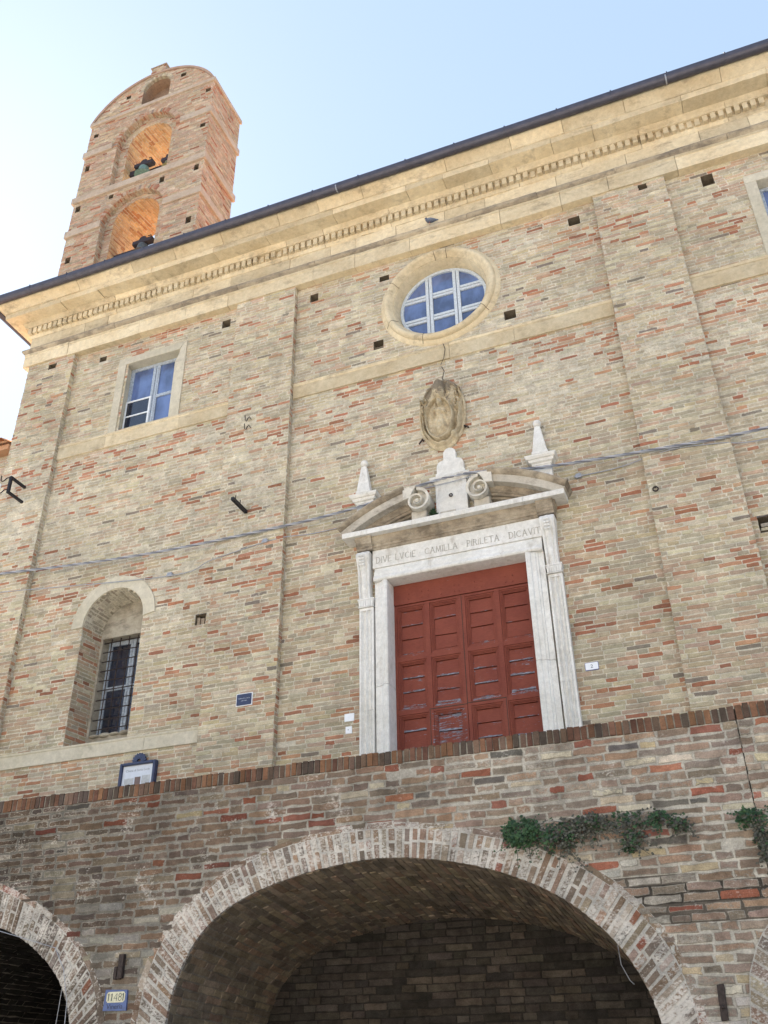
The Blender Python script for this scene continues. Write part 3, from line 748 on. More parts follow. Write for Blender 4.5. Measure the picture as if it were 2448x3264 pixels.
# portal cornice with broken segmental pediment
mb = MB(); xl, xr = -4.735, -1.765
def ret_course(mb, prof, xa, xb, breaks=()):          # moulding with mitred returns at both ends
    r = [[(xa-e, 0, z) for e, z in prof], [(xa-e, -y0-e, z) for e, z in prof]]
    for b in breaks: r.append([(b, -y0-e, z) for e, z in prof])
    r += [[(xb+e, -y0-e, z) for e, z in prof], [(xb+e, 0, z) for e, z in prof]]
    mb.loft(r)
y0 = .10
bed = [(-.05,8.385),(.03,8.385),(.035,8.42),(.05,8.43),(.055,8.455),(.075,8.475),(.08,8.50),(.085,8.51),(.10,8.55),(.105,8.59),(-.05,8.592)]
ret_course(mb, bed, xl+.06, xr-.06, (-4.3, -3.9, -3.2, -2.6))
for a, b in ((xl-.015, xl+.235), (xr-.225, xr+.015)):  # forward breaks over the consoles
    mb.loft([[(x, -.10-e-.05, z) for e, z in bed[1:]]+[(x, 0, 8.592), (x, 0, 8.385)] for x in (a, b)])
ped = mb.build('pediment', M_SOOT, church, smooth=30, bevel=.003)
mb = MB()
cor = [(-.05,8.588),(.205,8.586),(.21,8.665),(.2,8.672),(-.05,8.69)]
for a, b in ((0, 1), (1, 2), (2, 3)):
    xs_ = (xl, -3.83, -2.15, xr)
    r_ = []
    if a == 0: r_ += [[(xl-e, 0, z) for e, z in cor], [(xl-e, -y0-e, z) for e, z in cor]]
    else: r_.append([(xs_[a]+.003, -y0-e, z) for e, z in cor])
    if b == 3: r_ += [[(xr+e, -y0-e, z) for e, z in cor], [(xr+e, 0, z) for e, z in cor]]
    else: r_.append([(xs_[b], -y0-e, z) for e, z in cor])
    mb.loft(r_)
mb.build('pediment_ledge', M_MARB, ped, smooth=30, bevel=.004)
ACX, ACZ, AR2 = -3.26, 6.28, 3.05
def seg_arc(x_from, x_to):
    """curved raking cornice: profile (drop below crown, projection) swept along the segment"""
    mb = MB(); a0, a1 = math.acos((x_from-ACX)/AR2), math.acos((x_to-ACX)/AR2)
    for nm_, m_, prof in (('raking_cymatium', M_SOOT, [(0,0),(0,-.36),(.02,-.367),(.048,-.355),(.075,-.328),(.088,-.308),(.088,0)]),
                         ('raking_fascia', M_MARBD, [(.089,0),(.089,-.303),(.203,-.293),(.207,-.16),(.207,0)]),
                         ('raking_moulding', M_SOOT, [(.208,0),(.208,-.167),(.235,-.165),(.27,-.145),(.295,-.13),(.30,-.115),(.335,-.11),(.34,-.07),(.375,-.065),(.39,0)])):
        mb = MB(); rings = []
        for i in range(25):
            a = a0+(a1-a0)*i/24
            rings.append([(ACX+(AR2-d)*cos(a), y, max(ACZ+(AR2-d)*sin(a), 8.668)) for d, y in prof])
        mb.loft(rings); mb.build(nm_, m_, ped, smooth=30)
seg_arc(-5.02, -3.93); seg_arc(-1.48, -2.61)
def volute(s):
    cx, cz = CX+s*.48, 8.985; mb = MB(); n = 80; turns = 1.75
    def spt(t, k=1.):                         # spiral starts on top, where it leaves the raking cornice
        a = pi/2+s*2*pi*turns*t; rr = .232*.70**(2*turns*t)*k if t < .5/turns*.999 else .232*.70*(.64**(2*turns*t-1))*k
        return (cx+rr*cos(a), cz+rr*sin(a))
    first = [spt(i/n) for i in range(int(n/turns)+1)]
    body = [(x, z) for x, z in first]
    mb.prism(body if s > 0 else body[::-1], -.235, -.05)
    P = [spt(i/n) for i in range(n+1)]; Q = [spt(i/n, .80) for i in range(n+1)]
    for i in range(n):
        a, b, c, d = P[i], P[i+1], Q[i+1], Q[i]; y1 = -.318-.02*sin(pi*i/n)
        mb.add([(p[0], y1, p[1]) for p in (a, b)]+[(p[0], y1+.008, p[1]) for p in (c, d)]+[(p[0], -.06 if i < n/turns else -.23, p[1]) for p in (a, b)]+[(p[0], -.23, p[1]) for p in (c, d)], [(0,1,2,3),(0,4,5,1),(3,2,6,7)])
    mb.sphere((cx, -.30, cz), .034, 10, (1, .8, 1))
    arcz = lambda x, d: ACZ+sqrt((AR2-d)**2-(x-ACX)**2)
    xs_ = [cx+s*.21*k/4 for k in range(5)]    # shoulder following the curve of the cornice
    poly = [(x, arcz(x, .03)-.035*(1-abs(x-cx)/.21)) for x in xs_]+[(x, arcz(x, .225)-.02*(1-abs(x-cx)/.21)) for x in xs_[:1:-1]]+[(cx+s*.06, cz+.15)]
    mb.prism(poly[::s], -.338, -.05)
    return mb.build('volute', M_MARBC, ped, smooth=40)
volute(-1); volute(1)
for s in (-1, 1):
    mb = MB(); mb.box(CX+s*.485-.12, CX+s*.485+.12, -.22, -.03, 8.69, 8.86); mb.build('volute_base', M_MARBD, ped, bevel=.02)
# central pedestal with stepped white top
mb = MB(); hw = .245
mb.box(CX-hw, CX+hw, -.10, 0, 8.69, 9.34)
mb.loft([[(CX+sx*(hw+e), yy if yy == 0 else -.10-e, z) for sx, yy in ((-1, 0), (-1, 1), (1, 1), (1, 0))] for e, z in ((0,9.34),(.012,9.315),(.014,9.335),(.03,9.345),(.065,9.385),(.07,9.395),(.07,9.42),(.0,9.435))])
top = [(CX-.235, 9.46), (CX+.235, 9.46), (CX+.235, 9.52), (CX+.215, 9.53), (CX+.215, 9.63)]+[(CX+.105+.11*cos(a), 9.64+.11*sin(a)) for a in (0, .4, .8, 1.2, 1.57)]+[(CX+.10, 9.755), (CX+.10, 9.86)]+[(CX+.10*cos(a), 9.86+.10*sin(a)) for a in (.3, .7, 1.1, 1.57)]
top += [(2*CX-x, z) for x, z in reversed(top[2:-1])]
mb.prism(top, -.085, 0)
pedo = mb.build('pedestal', M_MARB, church, bevel=.004)
mb = MB(); mb.tube([(CX-.005+.024*cos(a), -.118, 9.075+.024*sin(a)) for a in [2*pi*i/10 for i in range(11)]], .008, 6); mb.tube([(CX-.005, -.10, 9.06), (CX-.005, -.135, 9.052)], .01, 6)
mb.build('iron_ring', M_IRON, pedo)
# obelisk pinnacles
for xc in (-4.65, -1.85):
    mb = MB(); yc = -.11
    mb.box(xc-.135, xc+.135, -.105, 0, 8.80, 9.30)
    mb.loft([[(xc+sx*(.135+e), yy if yy == 0 else -.105-e, z) for sx, yy in ((-1, 0), (-1, 1), (1, 1), (1, 0))] for e, z in ((0,9.26),(.012,9.265),(.014,9.29),(.045,9.305),(.055,9.345),(.075,9.35),(.095,9.385),(.098,9.41),(.0,9.425))])
    mb.frustum(xc, yc, 9.425, 9.475, .122, .075, .116, .07)
    mb.frustum(xc, yc, 9.475, 9.93, .108, .068, .042, .036)
    pin = mb.build('pinnacle', M_MARB, church, bevel=.004)
    mb = MB(); mb.sphere((xc, yc, 10.0), .062, 18); mb.lathe_z(xc, yc, [(.03, 9.925), (.026, 9.945), (.036, 9.955)], 12); mb.build('ball', M_MARB, pin, smooth=60)

# --- red double door
DX0, DX1, DY = -4.30, -2.22, .13
mb = MB(); mb.box(DX0, DX1, DY-.012, DY+.06, 7.535, 7.90); 
for x in [-4.05, -3.85, -3.75, -3.35, -3.28, -3.05, -2.95, -2.6, -2.5, -3.55]:
    for z in (7.60, 7.69): mb.sphere((x+.03*nz(x, z, 3), DY-.012, z+.02*nz(x*7, z, 5)), .012, 6)
door = mb.build('door', M_DOOR, church, bevel=.004)
door['label'] = 'peeling red double door with panelled leaves'
def panel(mb, x0, x1, z0, z1, seed, wear):
    r = random.Random(seed); y = DY
    # moulded surround stepping in, and three boards with open joints between them; alpha carries how far the paint has gone
    N = (1, 1, 1, 0); lo = (1, 1, 1, .22*wear)
    for k, (a, d) in enumerate(((.0, .014), (.022, .024), (.036, .034))):
        w = (.022, .014, .016)[k]; X0, X1, Z0, Z1 = x0+a, x1-a, z0+a, z1-a
        mb.box(X0, X0+w, y+d, y+.06, Z0, Z1, N); mb.box(X1-w, X1, y+d, y+.06, Z0, Z1, N)
        mb.box(X0+w, X1-w, y+d+.001, y+.06, Z0, Z0+w, lo); mb.box(X0+w, X1-w, y+d, y+.06, Z1-w, Z1, N)
    X0, X1, zz, H = x0+.052, x1-.052, z0+.052, z1-z0-.104
    cuts = [0, .33+r.uniform(-.05, .05), .66+r.uniform(-.05, .05), 1]
    for a, b in zip(cuts, cuts[1:]):
        yb, yt = y+.040+r.uniform(0, .006), y+.052+r.uniform(0, .004); w = r.uniform(-.006, .006)
        zl, zh = zz+H*a+.006, zz+H*b-.007
        zm = zl+(zh-zl)*r.uniform(.14, .24); pw = wear*r.choice((.35, .7, 1., 1.2))
        ym = yb+(yt-yb)*.2
        v = [(X0,yb,zl),(X1,yb,zl+w),(X1,ym,zm+w),(X0,ym,zm),(X1,yt,zh-w),(X0,yt,zh+w),(X0,y+.075,zl),(X1,y+.075,zl+w),(X1,y+.075,zh-w),(X0,y+.075,zh+w)]
        c = [(1,1,1,.34*pw)]*2+[(1,1,1,.03*pw)]*2+[(1,1,1,.10*pw)]*2+[(1,1,1,0)]*4
        mb.add(v, [(0,1,2,3),(3,2,4,5),(0,6,7,1),(5,4,8,9)], c)
zr = [3.45, 4.33, 5.12, 5.905, 6.685, 7.527]
for li, (a, b) in enumerate(((DX0+.005, -3.268), (-3.262, DX1-.005))):
    mb = MB(); m_ = (a+b)/2; cols = ((a+.05, m_-.035), (m_+.035, b-.05)); xs_ = [a, a+.05, m_-.035, m_+.035, b-.05, b]
    mb.col = (1,1,1,0); mb.box(a, b, DY+.078, DY+.085, 3.57, 7.527)
    for x0, x1 in ((a, a+.05), (m_-.035, m_+.035), (b-.05, b)): mb.box(x0, x1, DY, DY+.06, 3.57, 7.527)
    for i in range(5):
        for x0, x1 in cols:
            mb.box(x0, x1, DY+.002, DY+.05, zr[i+1]-.035, min(zr[i+1]+.035, 7.525)); panel(mb, x0, x1, zr[i]+.035, zr[i+1]-.035, li*20+i*3+int(x0*10), (1.5, 1.6, 2.1 if (li == 0 and x0 > a+.3) else .9, 1., .55)[i])
    lf = mb.build('door_leaf', M_DOOR, door, bevel=.0025)
mb = MB()                                     # wicket: dark joint line round the small door
for x0, x1, z0, z1 in ((-3.80, -3.792, 3.45, 5.91), (-2.735, -2.728, 3.45, 5.925), (-3.8, -3.266, 5.902, 5.912), (-3.264, -2.728, 5.915, 5.925), (-3.2685, -3.2615, 5.91, 7.527)): mb.box(x0, x1, DY-.003, DY+.002, z0, z1)
mb.build('wicket_joint', M_DARK, door)

# --- carved coat of arms
def smoothstep(a, b, x): t = max(0, min(1, (x-a)/(b-a))); return t*t*(3-2*t)
def ell(x, z, cx, cz, a, b): return hypot((x-cx)/a, (z-cz)/b)
def bump_(d, w): return max(0, 1-(d/w)**2)
def seg_d(x, z, a, b):
    ax, az, bx, bz = *a, *b; t = max(0, min(1, ((x-ax)*(bx-ax)+(z-az)*(bz-az))/((bx-ax)**2+(bz-az)**2))); return hypot(x-ax-t*(bx-ax), z-az-t*(bz-az))
def shield_h(x, z):                          # x in -1..1, z in -1..1 over the oval; returns relief in metres
    e = hypot(x, z); h = .035+.02*(1-e*e)
    h += .016*smoothstep(.89, .92, e)*(1-smoothstep(.965, 1.0, e))
    i = ell(x, z, -.06, -.22, .60, .60)
    h += .06*(1-smoothstep(.95, 1.0, i)); h += .03*bump_(abs(i-.93), .07)
    if i < .86: h -= .02
    # figure on the inner field
    if i < .9:
        h += .03*bump_(hypot((x+.02)/.24, (z+.02)/.26), 1)+.03*bump_(hypot((x+.05)/.22, (z+.42)/.22), 1)+.022*bump_(seg_d(x, z, (.05,-.2), (.2,-.55)), .08)+.02*bump_(seg_d(x, z, (-.3,.05), (.2,-.08)), .05)+.02*bump_(seg_d(x, z, (-.35,-.15), (-.2,.2)), .06)
        h += .014*nz(x*7, z*9, 4)
    # mitre at the top
    t = ell(x, z, -.08, .66, .26, .33); h += .085*bump_(t, 1)**.6 if t < 1 else 0
    h -= .03*bump_(abs(z-.40-.1*x), .05)*(abs(x+.08) < .2)
    # small head above the inner oval
    t = ell(x, z, .0, .22, .13, .15); h += .07*bump_(t, 1)**.5 if t < 1 else 0
    # crossed keys
    for s in (-1, 1):
        h += .025*bump_(seg_d(x, z, (s*.42,.30), (s*.92,.42 if s < 0 else .60)), .07)
        bx, bz = (s*.68, .08+.1*(s > 0)); d = hypot((x-bx), (z-bz)*1.0); h += .04*(1-smoothstep(.15, .18, d))
        for a in range(4): h -= .04*bump_(hypot(x-bx-.085*cos(a*pi/2+.5), z-bz-.085*sin(a*pi/2+.5)), .045)
        h -= .03*bump_(hypot(x-bx, z-bz), .04)
        h += .028*bump_(seg_d(x, z, (bx, bz-.15), (s*.72, -.45)), .05)
        wx, wz = s*.72, .34+.18*(s > 0)
        if abs(x-wx) < .14 and abs(z-wz) < .13: h += .04 if (abs(x-wx) > .03 and abs(z-wz) > .03) else -.015
        # ribbons and scrolls down the sides
        h += .03*bump_(abs(ell(x, z, 0, -.1, .80, .80)-.96), .07)*(z < .1)
        h += .035*bump_(hypot((x-s*.5)/.15, (z+.72)/.12), 1)+.03*bump_(hypot((x-s*.3)/.12, (z-.72)/.2), 1)
    h += .02*bump_(hypot((x)/.2, (z+.9)/.1), 1)+.008*nz(x*6, z*6, 1)+.004*nz(x*15, z*15, 2)
    return h
mb = MB(); na, nr = 150, 64; scx, scz, sa, sb = -3.335, 10.665, .395, .70
vs = [(scx, -.02-1.75*(shield_h(0, 0)-.03), scz)]
for i in range(1, nr+1):
    for k in range(na):
        a = 2*pi*k/na; rr = i/nr; wob = 1+.018*nz(cos(a)*3, sin(a)*3, 2)+(.03*sin(a*6) if False else 0)
        x, z = rr*cos(a), rr*sin(a); vs.append((scx+x*sa*wob, -.02-1.75*(shield_h(x, z)-.03), scz+z*sb*wob))
fs = [(0, 1+k, 1+(k+1) % na) for k in range(na)]
for i in range(nr-1):
    for k in range(na): fs.append((1+i*na+k, 1+(i+1)*na+k, 1+(i+1)*na+(k+1) % na, 1+i*na+(k+1) % na))
b0 = len(vs)
for k in range(na): p = vs[1+(nr-1)*na+k]; vs.append((scx+(p[0]-scx)*.97, 0, scz+(p[2]-scz)*.97))
for k in range(na): fs.append((1+(nr-1)*na+k, b0+k, b0+(k+1) % na, 1+(nr-1)*na+(k+1) % na))
mb.add(vs, fs); arms = mb.build('coat_of_arms', M_RELIEF, church, smooth=60)
mb = MB()
for p, q in (((-2.98,10.33),(-2.91,10.30)), ((-3.68,10.25),(-3.73,10.20))): mb.tube([(p[0], .02, p[1]), (p[0], -.06, p[1]), (q[0], -.08, q[1]-.04)], .014, 6)
mb.build('iron_cramp', M_IRON, arms)

# ------------------------------------------------------------------ bell tower on the left end of the front
BX0, BX1, BY, BT = -12.21, -8.66, .10, 1.28
BC = (BX0+BX1)/2
tower = thing('bell_tower', 'tall brick bell gable with two open arches and a rounded top', 'bell tower', (BC, .8, 16))
AP = 23.72; RT = 1.92
def top_iv(z):
    if z < 22.55: return (BX0, BX1)
    h = z-(AP-RT)
    return (BC-sqrt(max(0, RT*RT-h*h)), BC+sqrt(max(0, RT*RT-h*h)))
lo_in, lo_out = (.62, 18.42), (.835, 18.48); up_in, up_out = (.62, 21.18), (.84, 21.26)
def archpoly(hw, sp, base): return [(BC-hw, base)]+[(BC-hw, sp)]+arc(BC, sp, hw, 24)+[(BC+hw, sp), (BC+hw, base)]
lo_o, up_o = archpoly(.835, 18.48, 16), archpoly(.84, 21.28, 19.75)
lo_i, up_i = archpoly(.62, 18.56, 16), archpoly(.62, 21.28, 19.75)
ni_o = archpoly(.40, 23.18, 22.62); ni_o = [(x+.06, z) for x, z in ni_o]
tput = [(-12.09,-11.95,22.0,22.16), (-12.13,-12.0,20.77,20.92), (-12.14,-12.0,19.3,19.46), (-12.1,-11.95,17.57,17.74), (-11.29,-11.15,23.15,23.28), (-9.69,-9.53,23.22,23.34), (-8.89,-8.75,20.8,20.96), (-8.9,-8.77,19.28,19.48), (-8.93,-8.79,17.56,17.76), (-9.81,-9.68,19.28,19.46), (-11.2,-11.07,19.32,19.48), (-8.87,-8.73,22.1,22.24)]
mb = MB()
hs = [arch_hole(lo_o), arch_hole(up_o), arch_hole(ni_o), lambda z: (BX0-1, top_iv(z)[0]), lambda z: (top_iv(z)[1], BX1+1)]+[rect_hole(*p) for p in tput]
brick_panel(mb, BX0, BX1, 15.9, AP, wall_map(BY), col_belfry, hs, seed=61, course=.066, out=.006)
for x0, x1, z0, z1 in tput:
    c = (.2,.16,.12,0); y1 = BY+.2
    mb.quad((x0,y1,z0),(x1,y1,z0),(x1,y1,z1),(x0,y1,z1), (.06,.05,.045,-.6)); mb.quad((x0,BY,z0),(x0,y1,z0),(x0,y1,z1),(x0,BY,z1), c); mb.quad((x1,BY,z0),(x1,BY,z1),(x1,y1,z1),(x1,y1,z0), c); mb.quad((x0,BY,z1),(x0,y1,z1),(x1,y1,z1),(x1,BY,z1), c)
brick_panel(mb, BY, BY+BT, 15.9, 22.55, lambda u, v, n: (BX1+n, u, v), col_belfry, (), seed=62, course=.066, out=.006)
brick_panel(mb, BY, BY+BT, 15.9, 22.55, lambda u, v, n: (BX0-n, u, v), col_belfry, (), seed=63, course=.066, out=.006)
hs2 = [arch_hole(archpoly(.62, 18.78, 16)), arch_hole(archpoly(.62, 21.50, 19.75)), lambda z: (BX0-1, top_iv(z)[0]), lambda z: (top_iv(z)[1], BX1+1)]
brick_panel(mb, BX0, BX1, 15.9, AP, lambda u, v, n: (u, BY+BT+n, v), col_belfry, hs2, seed=64, course=.066, hprob=0)
tw = mb.build('tower_wall', M_BEL, tower)
for nm_, o_, i_, base in (('lower', lo_o, lo_i, 16), ('upper', up_o, up_i, 19.75)):
    mb = MB(); st = .16
    # recessed order: the step between the outer and the inner opening, then the inner barrel
    brick_panel(mb, BX0+.8, BX1-.8, base, o_[12][1]+.0 if False else max(z for x, z in o_), wall_map(BY+st), col_belfry, [arch_hole(i_), (lambda f: lambda z: (BX0, f(z)[0]) if f(z) else (BX0, BX1))(arch_hole(o_)), (lambda f: lambda z: (f(z)[1], BX1) if f(z) else None)(arch_hole(o_))], seed=71, course=.06)
    Lo = plen(o_); So = resample(o_, 120); Li = plen(i_); Si = resample(i_, 120)
    def mk(P_, L_, ya, rise=0):
        def f(u, v, n):
            t = max(0, min(.99999, v/L_))*120; k = int(t); g = t-k; x, z = P_[k][0]+(P_[k+1][0]-P_[k][0])*g, P_[k][1]+(P_[k+1][1]-P_[k][1])*g
            d = Vector((P_[k+1][0]-P_[k][0], P_[k+1][1]-P_[k][1])).normalized(); zs = P_[0][1]+(1.6 if base < 19 else 1.0)
            z += rise*max(0, u/(BT-st))*smooth01((z-zs)/.6)
            return (x+d.y*n, ya+u, z-d.x*n)
        return f
    brick_panel(mb, 0, st, 0, Lo, mk(So, Lo, BY), col_belfry, (), seed=72, L=.15, hprob=0, course=.06)
    brick_panel(mb, 0, BT-st, 0, Li, mk(Si, Li, BY+st, .22), col_tvault, (), seed=73, course=.062)
    mb.build('arch_vault', M_BEL, tower)
    mb = MB(); sp = o_[2][1]; R_ = (o_[-1][0]-o_[0][0])/2
    arch_ring(mb, arc(BC, sp, R_, 30), arc(BC, sp, R_+.13, 30), BY-.004, lambda u, v, r: (*vary(r.choice(RED+PINK+[(.33,.27,.22)]), r), -.1), .065, .012, .008, .1, 5, 0., (.42,.38,.3,1))
    mb.build('arch_ring', M_BEL, tower)
mb = MB()                                     # blind niche in the rounded top
NXc = BC+.06; a_ = archpoly(.40, 23.18, 22.62)
mb.prism([(x+.06, z) for x, z in a_][1:-1], BY+.34, BY+.36, (.33,.24,.18,.1))
for P_, Q_ in zip(ni_o, ni_o[1:]): mb.quad((P_[0],BY,P_[1]),(Q_[0],BY,Q_[1]),(Q_[0],BY+.35,Q_[1]),(P_[0],BY+.35,P_[1]), (.40,.27,.19,.1))
arch_ring(mb, arc(NXc, 23.18, .40, 20), arc(NXc, 23.18, .50, 20), BY-.004, lambda u, v, r: (*vary(r.choice(BUFF), r), .1), .06, .012, .008, .08, 6, 0.)
mb.build('blind_niche', M_BEL, tower)
for z0, z1, e in ((18.42, 18.63, .05), (19.57, 19.77, .06), (21.25, 21.45, .05), (22.47, 22.59, .045)):
    mb = MB(); x0, x1, ya, yb = BX0-e, BX1+e, BY-e, BY+BT+e
    hw = .835
    if z0 < 19: gaps = [(x0, BC-hw), (BC+hw, x1)]
    elif 21 < z0 < 22: gaps = [(x0, BC-hw-.13), (BC+hw+.13, x1)]
    else: gaps = [(x0, x1)]
    for i, (a, b) in enumerate(gaps):
        mb = MB(); lft, rgt = i == 0, i == len(gaps)-1
        P = [(a, ya), (b, ya)]+([(b, yb), (BX1-.01, yb), (BX1-.01, BY+.01)] if rgt else [(b, BY+.01)])+([(BX0+.01, BY+.01), (BX0+.01, yb), (a, yb)] if lft else [(a, BY+.01)])
        n = len(P); mb.add([(x, y, z0) for x, y in P]+[(x, y, z1) for x, y in P], [tuple(range(n-1, -1, -1)), tuple(range(n, 2*n))]+[(k, (k+1) % n, (k+1) % n+n, k+n) for k in range(n)])
        mb.build('string_course', M_BAND, tower, bevel=.01)
    if 19 < z0 < 20: mb = MB(); mb.box(BC-.61, BC+.61, BY+.02, BY+BT, z0, z1-.002); mb.build('arch_sill', M_SANDG, tower)
mb = MB(); e = .05                            # tiled weathering over the curved top
t0 = math.asin((22.56-(AP-RT))/RT)
rings = []
for i in range(31):
    a = pi-t0+(2*t0-pi)*i/30
    rings.append([(BC+rr*cos(a), y, AP-RT+rr*sin(a)) for rr, y in ((RT-.02, BY-.04), (RT+.035, BY-.05), (RT+.035, BY+BT+.05), (RT-.02, BY+BT+.04))])
mb.loft(rings); mb.build('curved_coping', M_COPT, tower, smooth=40)
mb = MB(); kx = -10.41; brick_panel(mb, kx-.21, kx+.21, AP-.06, 24.0, wall_map(BY-.02), col_belfry, (), seed=66, ends=True)
mb.box(kx-.208, kx+.208, BY-.017, BY+.4, AP-.06, 24.0, (.42,.33,.25,.2)); mb.box(kx-.235, kx+.235, BY-.045, BY+.43, 24.001, 24.035, (.42,.33,.25,.2)); mb.build('crown_block', M_BEL, tower)

def bell(xc, yc, zb, R_, m, label, name='bell'):
    t = thing('bell', label, 'bell', (xc, yc, zb), 'bells hanging in the bell tower')
    mb = MB(); mb.lathe_z(xc, yc, [(R_,zb),(R_*.97,zb+.04*R_),(R_*.80,zb+.28*R_),(R_*.66,zb+.7*R_),(R_*.60,zb+1.15*R_),(R_*.55,zb+1.3*R_),(R_*.35,zb+1.42*R_),(.03,zb+1.46*R_)], 28); mb.build('bell_body', m, t, smooth=50)
    mb = MB(); zz = zb+1.46*R_; mb.box(xc-R_*1.25, xc+R_*1.25, yc-.07, yc+.07, zz+.02, zz+.13); mb.prism([(xc-R_*.5, zz+.13), (xc+R_*.5, zz+.13), (xc+R_*.35, zz+.20), (xc+.04, zz+.23), (xc-.04, zz+.23), (xc-R_*.35, zz+.20)], yc-.06, yc+.06)
    mb.box(xc-.05, xc+.05, yc-.05, yc+.05, zz-.03, zz+.03)
    mb.build('headstock', M_WOOD, t, bevel=.01)
    mb = MB(); mb.tube([(xc+R_*1.1, yc, zz+.08), (xc+R_*1.2, yc-.10, zz+.12), (xc+R_*1.15, yc-.16, zz+.04)], .014, 6); mb.build('swing_lever', M_IRON, t)
    return t
bell(-10.67, .5, 20.40, .21, M_BRONZE, 'green bell in the upper arch, left of the olive one')
bell(-9.97, .5, 20.36, .145, M_BRONZEO, 'small olive bell at the right edge of the upper arch')
bell(-10.30, .5, 17.56, .21, M_BRONZED, 'dark grey bell in the lower arch just above the gutter')
o = MB(); o.box(BC-.615, BC+.615, .62, .70, 20.66, 20.74); o.box(BC-.615, BC-.38, .46, .60, 20.50, 20.66)
lone(o, 'beam', M_WOOD, 'dark timber bell beam across the foot of the upper arch', 'beam')
o = MB(); o.box(BC-.615, BC+.615, .62, .70, 17.80, 17.90); o.box(BC-.615, BC-.05, .46, .60, 17.62, 17.78)
lone(o, 'beam', M_WOOD, 'dark timber bell beam across the lower arch', 'beam')

# ------------------------------------------------------------------ terrace wall with arches
TY = -3.0; JX = .03
twall = thing('terrace_wall', 'old brown brick retaining wall with a wide arch below the church and a brick on edge coping', 'wall', (-4, TY, 0))
intr = smoothp([(-5.505,0),(-5.505,1.3),(-5.50,2.08),(-5.44,2.42),(-5.22,2.85),(-4.80,3.13),(-4.19,3.30),(-3.62,3.375),(-3.26,3.385),(-2.873,3.345),(-2.436,3.258),(-1.982,3.10),(-1.6,2.893),(-1.32,2.641),(-1.131,2.389),(-.997,2.086),(-.955,1.7),(-.95,0)])
extr = smoothp([(-5.80,0),(-5.80,1.3),(-5.82,2.2),(-5.71,2.66),(-5.44,3.03),(-5.0,3.36),(-4.4,3.575),(-3.71,3.655),(-3.185,3.652),(-2.683,3.587),(-2.12,3.453),(-1.598,3.25),(-1.23,3.0),(-.96,2.70),(-.77,2.372),(-.69,1.944),(-.68,1.5),(-.68,0)])
LC = -7.95
lh = [(-6.5,0),(-6.5,1.7),(-6.56,2.11),(-6.69,2.41),(-6.905,2.645),(-7.25,2.89),(-7.644,3.05)]
le = [(-6.19,0),(-6.19,1.7),(-6.22,2.11),(-6.36,2.50),(-6.666,2.867),(-7.135,3.18),(-7.70,3.42)]
l_in = smoothp([(2*LC-x, z) for x, z in lh]+[(LC, 3.10)]+lh[::-1]); l_ex = smoothp([(2*LC-x, z) for x, z in le]+[(LC, 3.47)]+le[::-1])
mb = MB()
brick_panel(mb, -12.5, JX-.005, .0, 4.25, wall_map(TY), col_low, [arch_hole(extr), arch_hole(l_ex)], course=.0765, joint=.021, out=.006, seed=81, mortar=mortar_low, jag=.0075, edge=.8, L=.285, H=.14, hprob=.35, miss=.006)
mb.box(-12.5, JX-.02, TY+.27, TY+.275, 3.5, 4.24, (.3,.27,.23,.3))
mb.quad((JX-.005,TY,0),(JX-.005,TY,4.37),(JX-.005,TY+.28,4.37),(JX-.005,TY+.28,0), (.1,.09,.08,0))
mb.build('brickwork', M_LOW, twall)
mb = MB(); mb.box(JX-.0055, JX+.0055, TY+.02, TY+.05, 0, 4.36); mb.build('open_joint', M_DARK, twall)
def soldier(x0, x1, z0, z1, parent, seed):
    mb = MB(); r = random.Random(seed); x = x0
    mb.box(x0, x1, TY-.002, TY+.30, z0+.004, z1-.012, (.30,.28,.24,1))
    while x < x1-.03:
        w = .055*r.uniform(.92, 1.08); c = r.choice([(.17,.095,.065), (.21,.11,.07), (.13,.09,.07), (.10,.078,.066), (.24,.13,.08), (.18,.12,.09), (.15,.08,.058)])
        sag = .012*nz(x*.7, 0, 3)
        a, b, dz, o_ = x+r.uniform(0, .003), x+w, r.uniform(-.006, .006)+sag, r.uniform(.006, .02)
        P = [(a,z0+dz),(b,z0+dz+r.uniform(-.004, .004)),(b+r.uniform(-.003, .003),z1+dz),(a+r.uniform(-.003, .003),z1+dz+r.uniform(-.004, .004))]
        mb.prism(P, TY-o_, TY+.31, (*vary(c, r, .2), r.uniform(-.5, .1))); x += .0645*r.uniform(.96, 1.04)
    return mb.build('coping', M_COP, parent, bevel=.004)
soldier(-12.5, JX-.004, 4.25, 4.378, twall, 5)
wcol = (.60,.58,.55,1)
mb = MB(); arch_ring(mb, intr, extr, TY-.004, col_ring, .073, .026, .007, .03, 9, .75, wcol); 
off = [(x+(.07 if x > -3.2 else -.07)*(abs(x+3.23)/2.5), z+.06*(1-abs(x+3.23)/3)) for x, z in extr]
arch_ring(mb, extr, off, TY-.002, col_ring, .26, .012, .004, .02, 12, 0., (.42,.39,.35,1))
big_ring = mb.build('arch_ring', M_RING, twall)
mb = MB(); arch_ring(mb, l_in, l_ex, TY-.004, lambda u, v, r: tuple(k*.72 if i < 3 else k for i, k in enumerate(col_ring(u, v, r))), .073, .026, .007, .03, 10, .75, (.36,.35,.33,1))
off = [(x+(.075 if x > LC else -.075)*(abs(x-LC)/1.7), z+.07*(1-abs(x-LC)/2)) for x, z in l_ex]
arch_ring(mb, l_ex, off, TY-.002, col_ring, .26, .014, .006, .02, 13, 0., (.42,.39,.35,1))
mb.build('arch_ring', M_RING, twall)
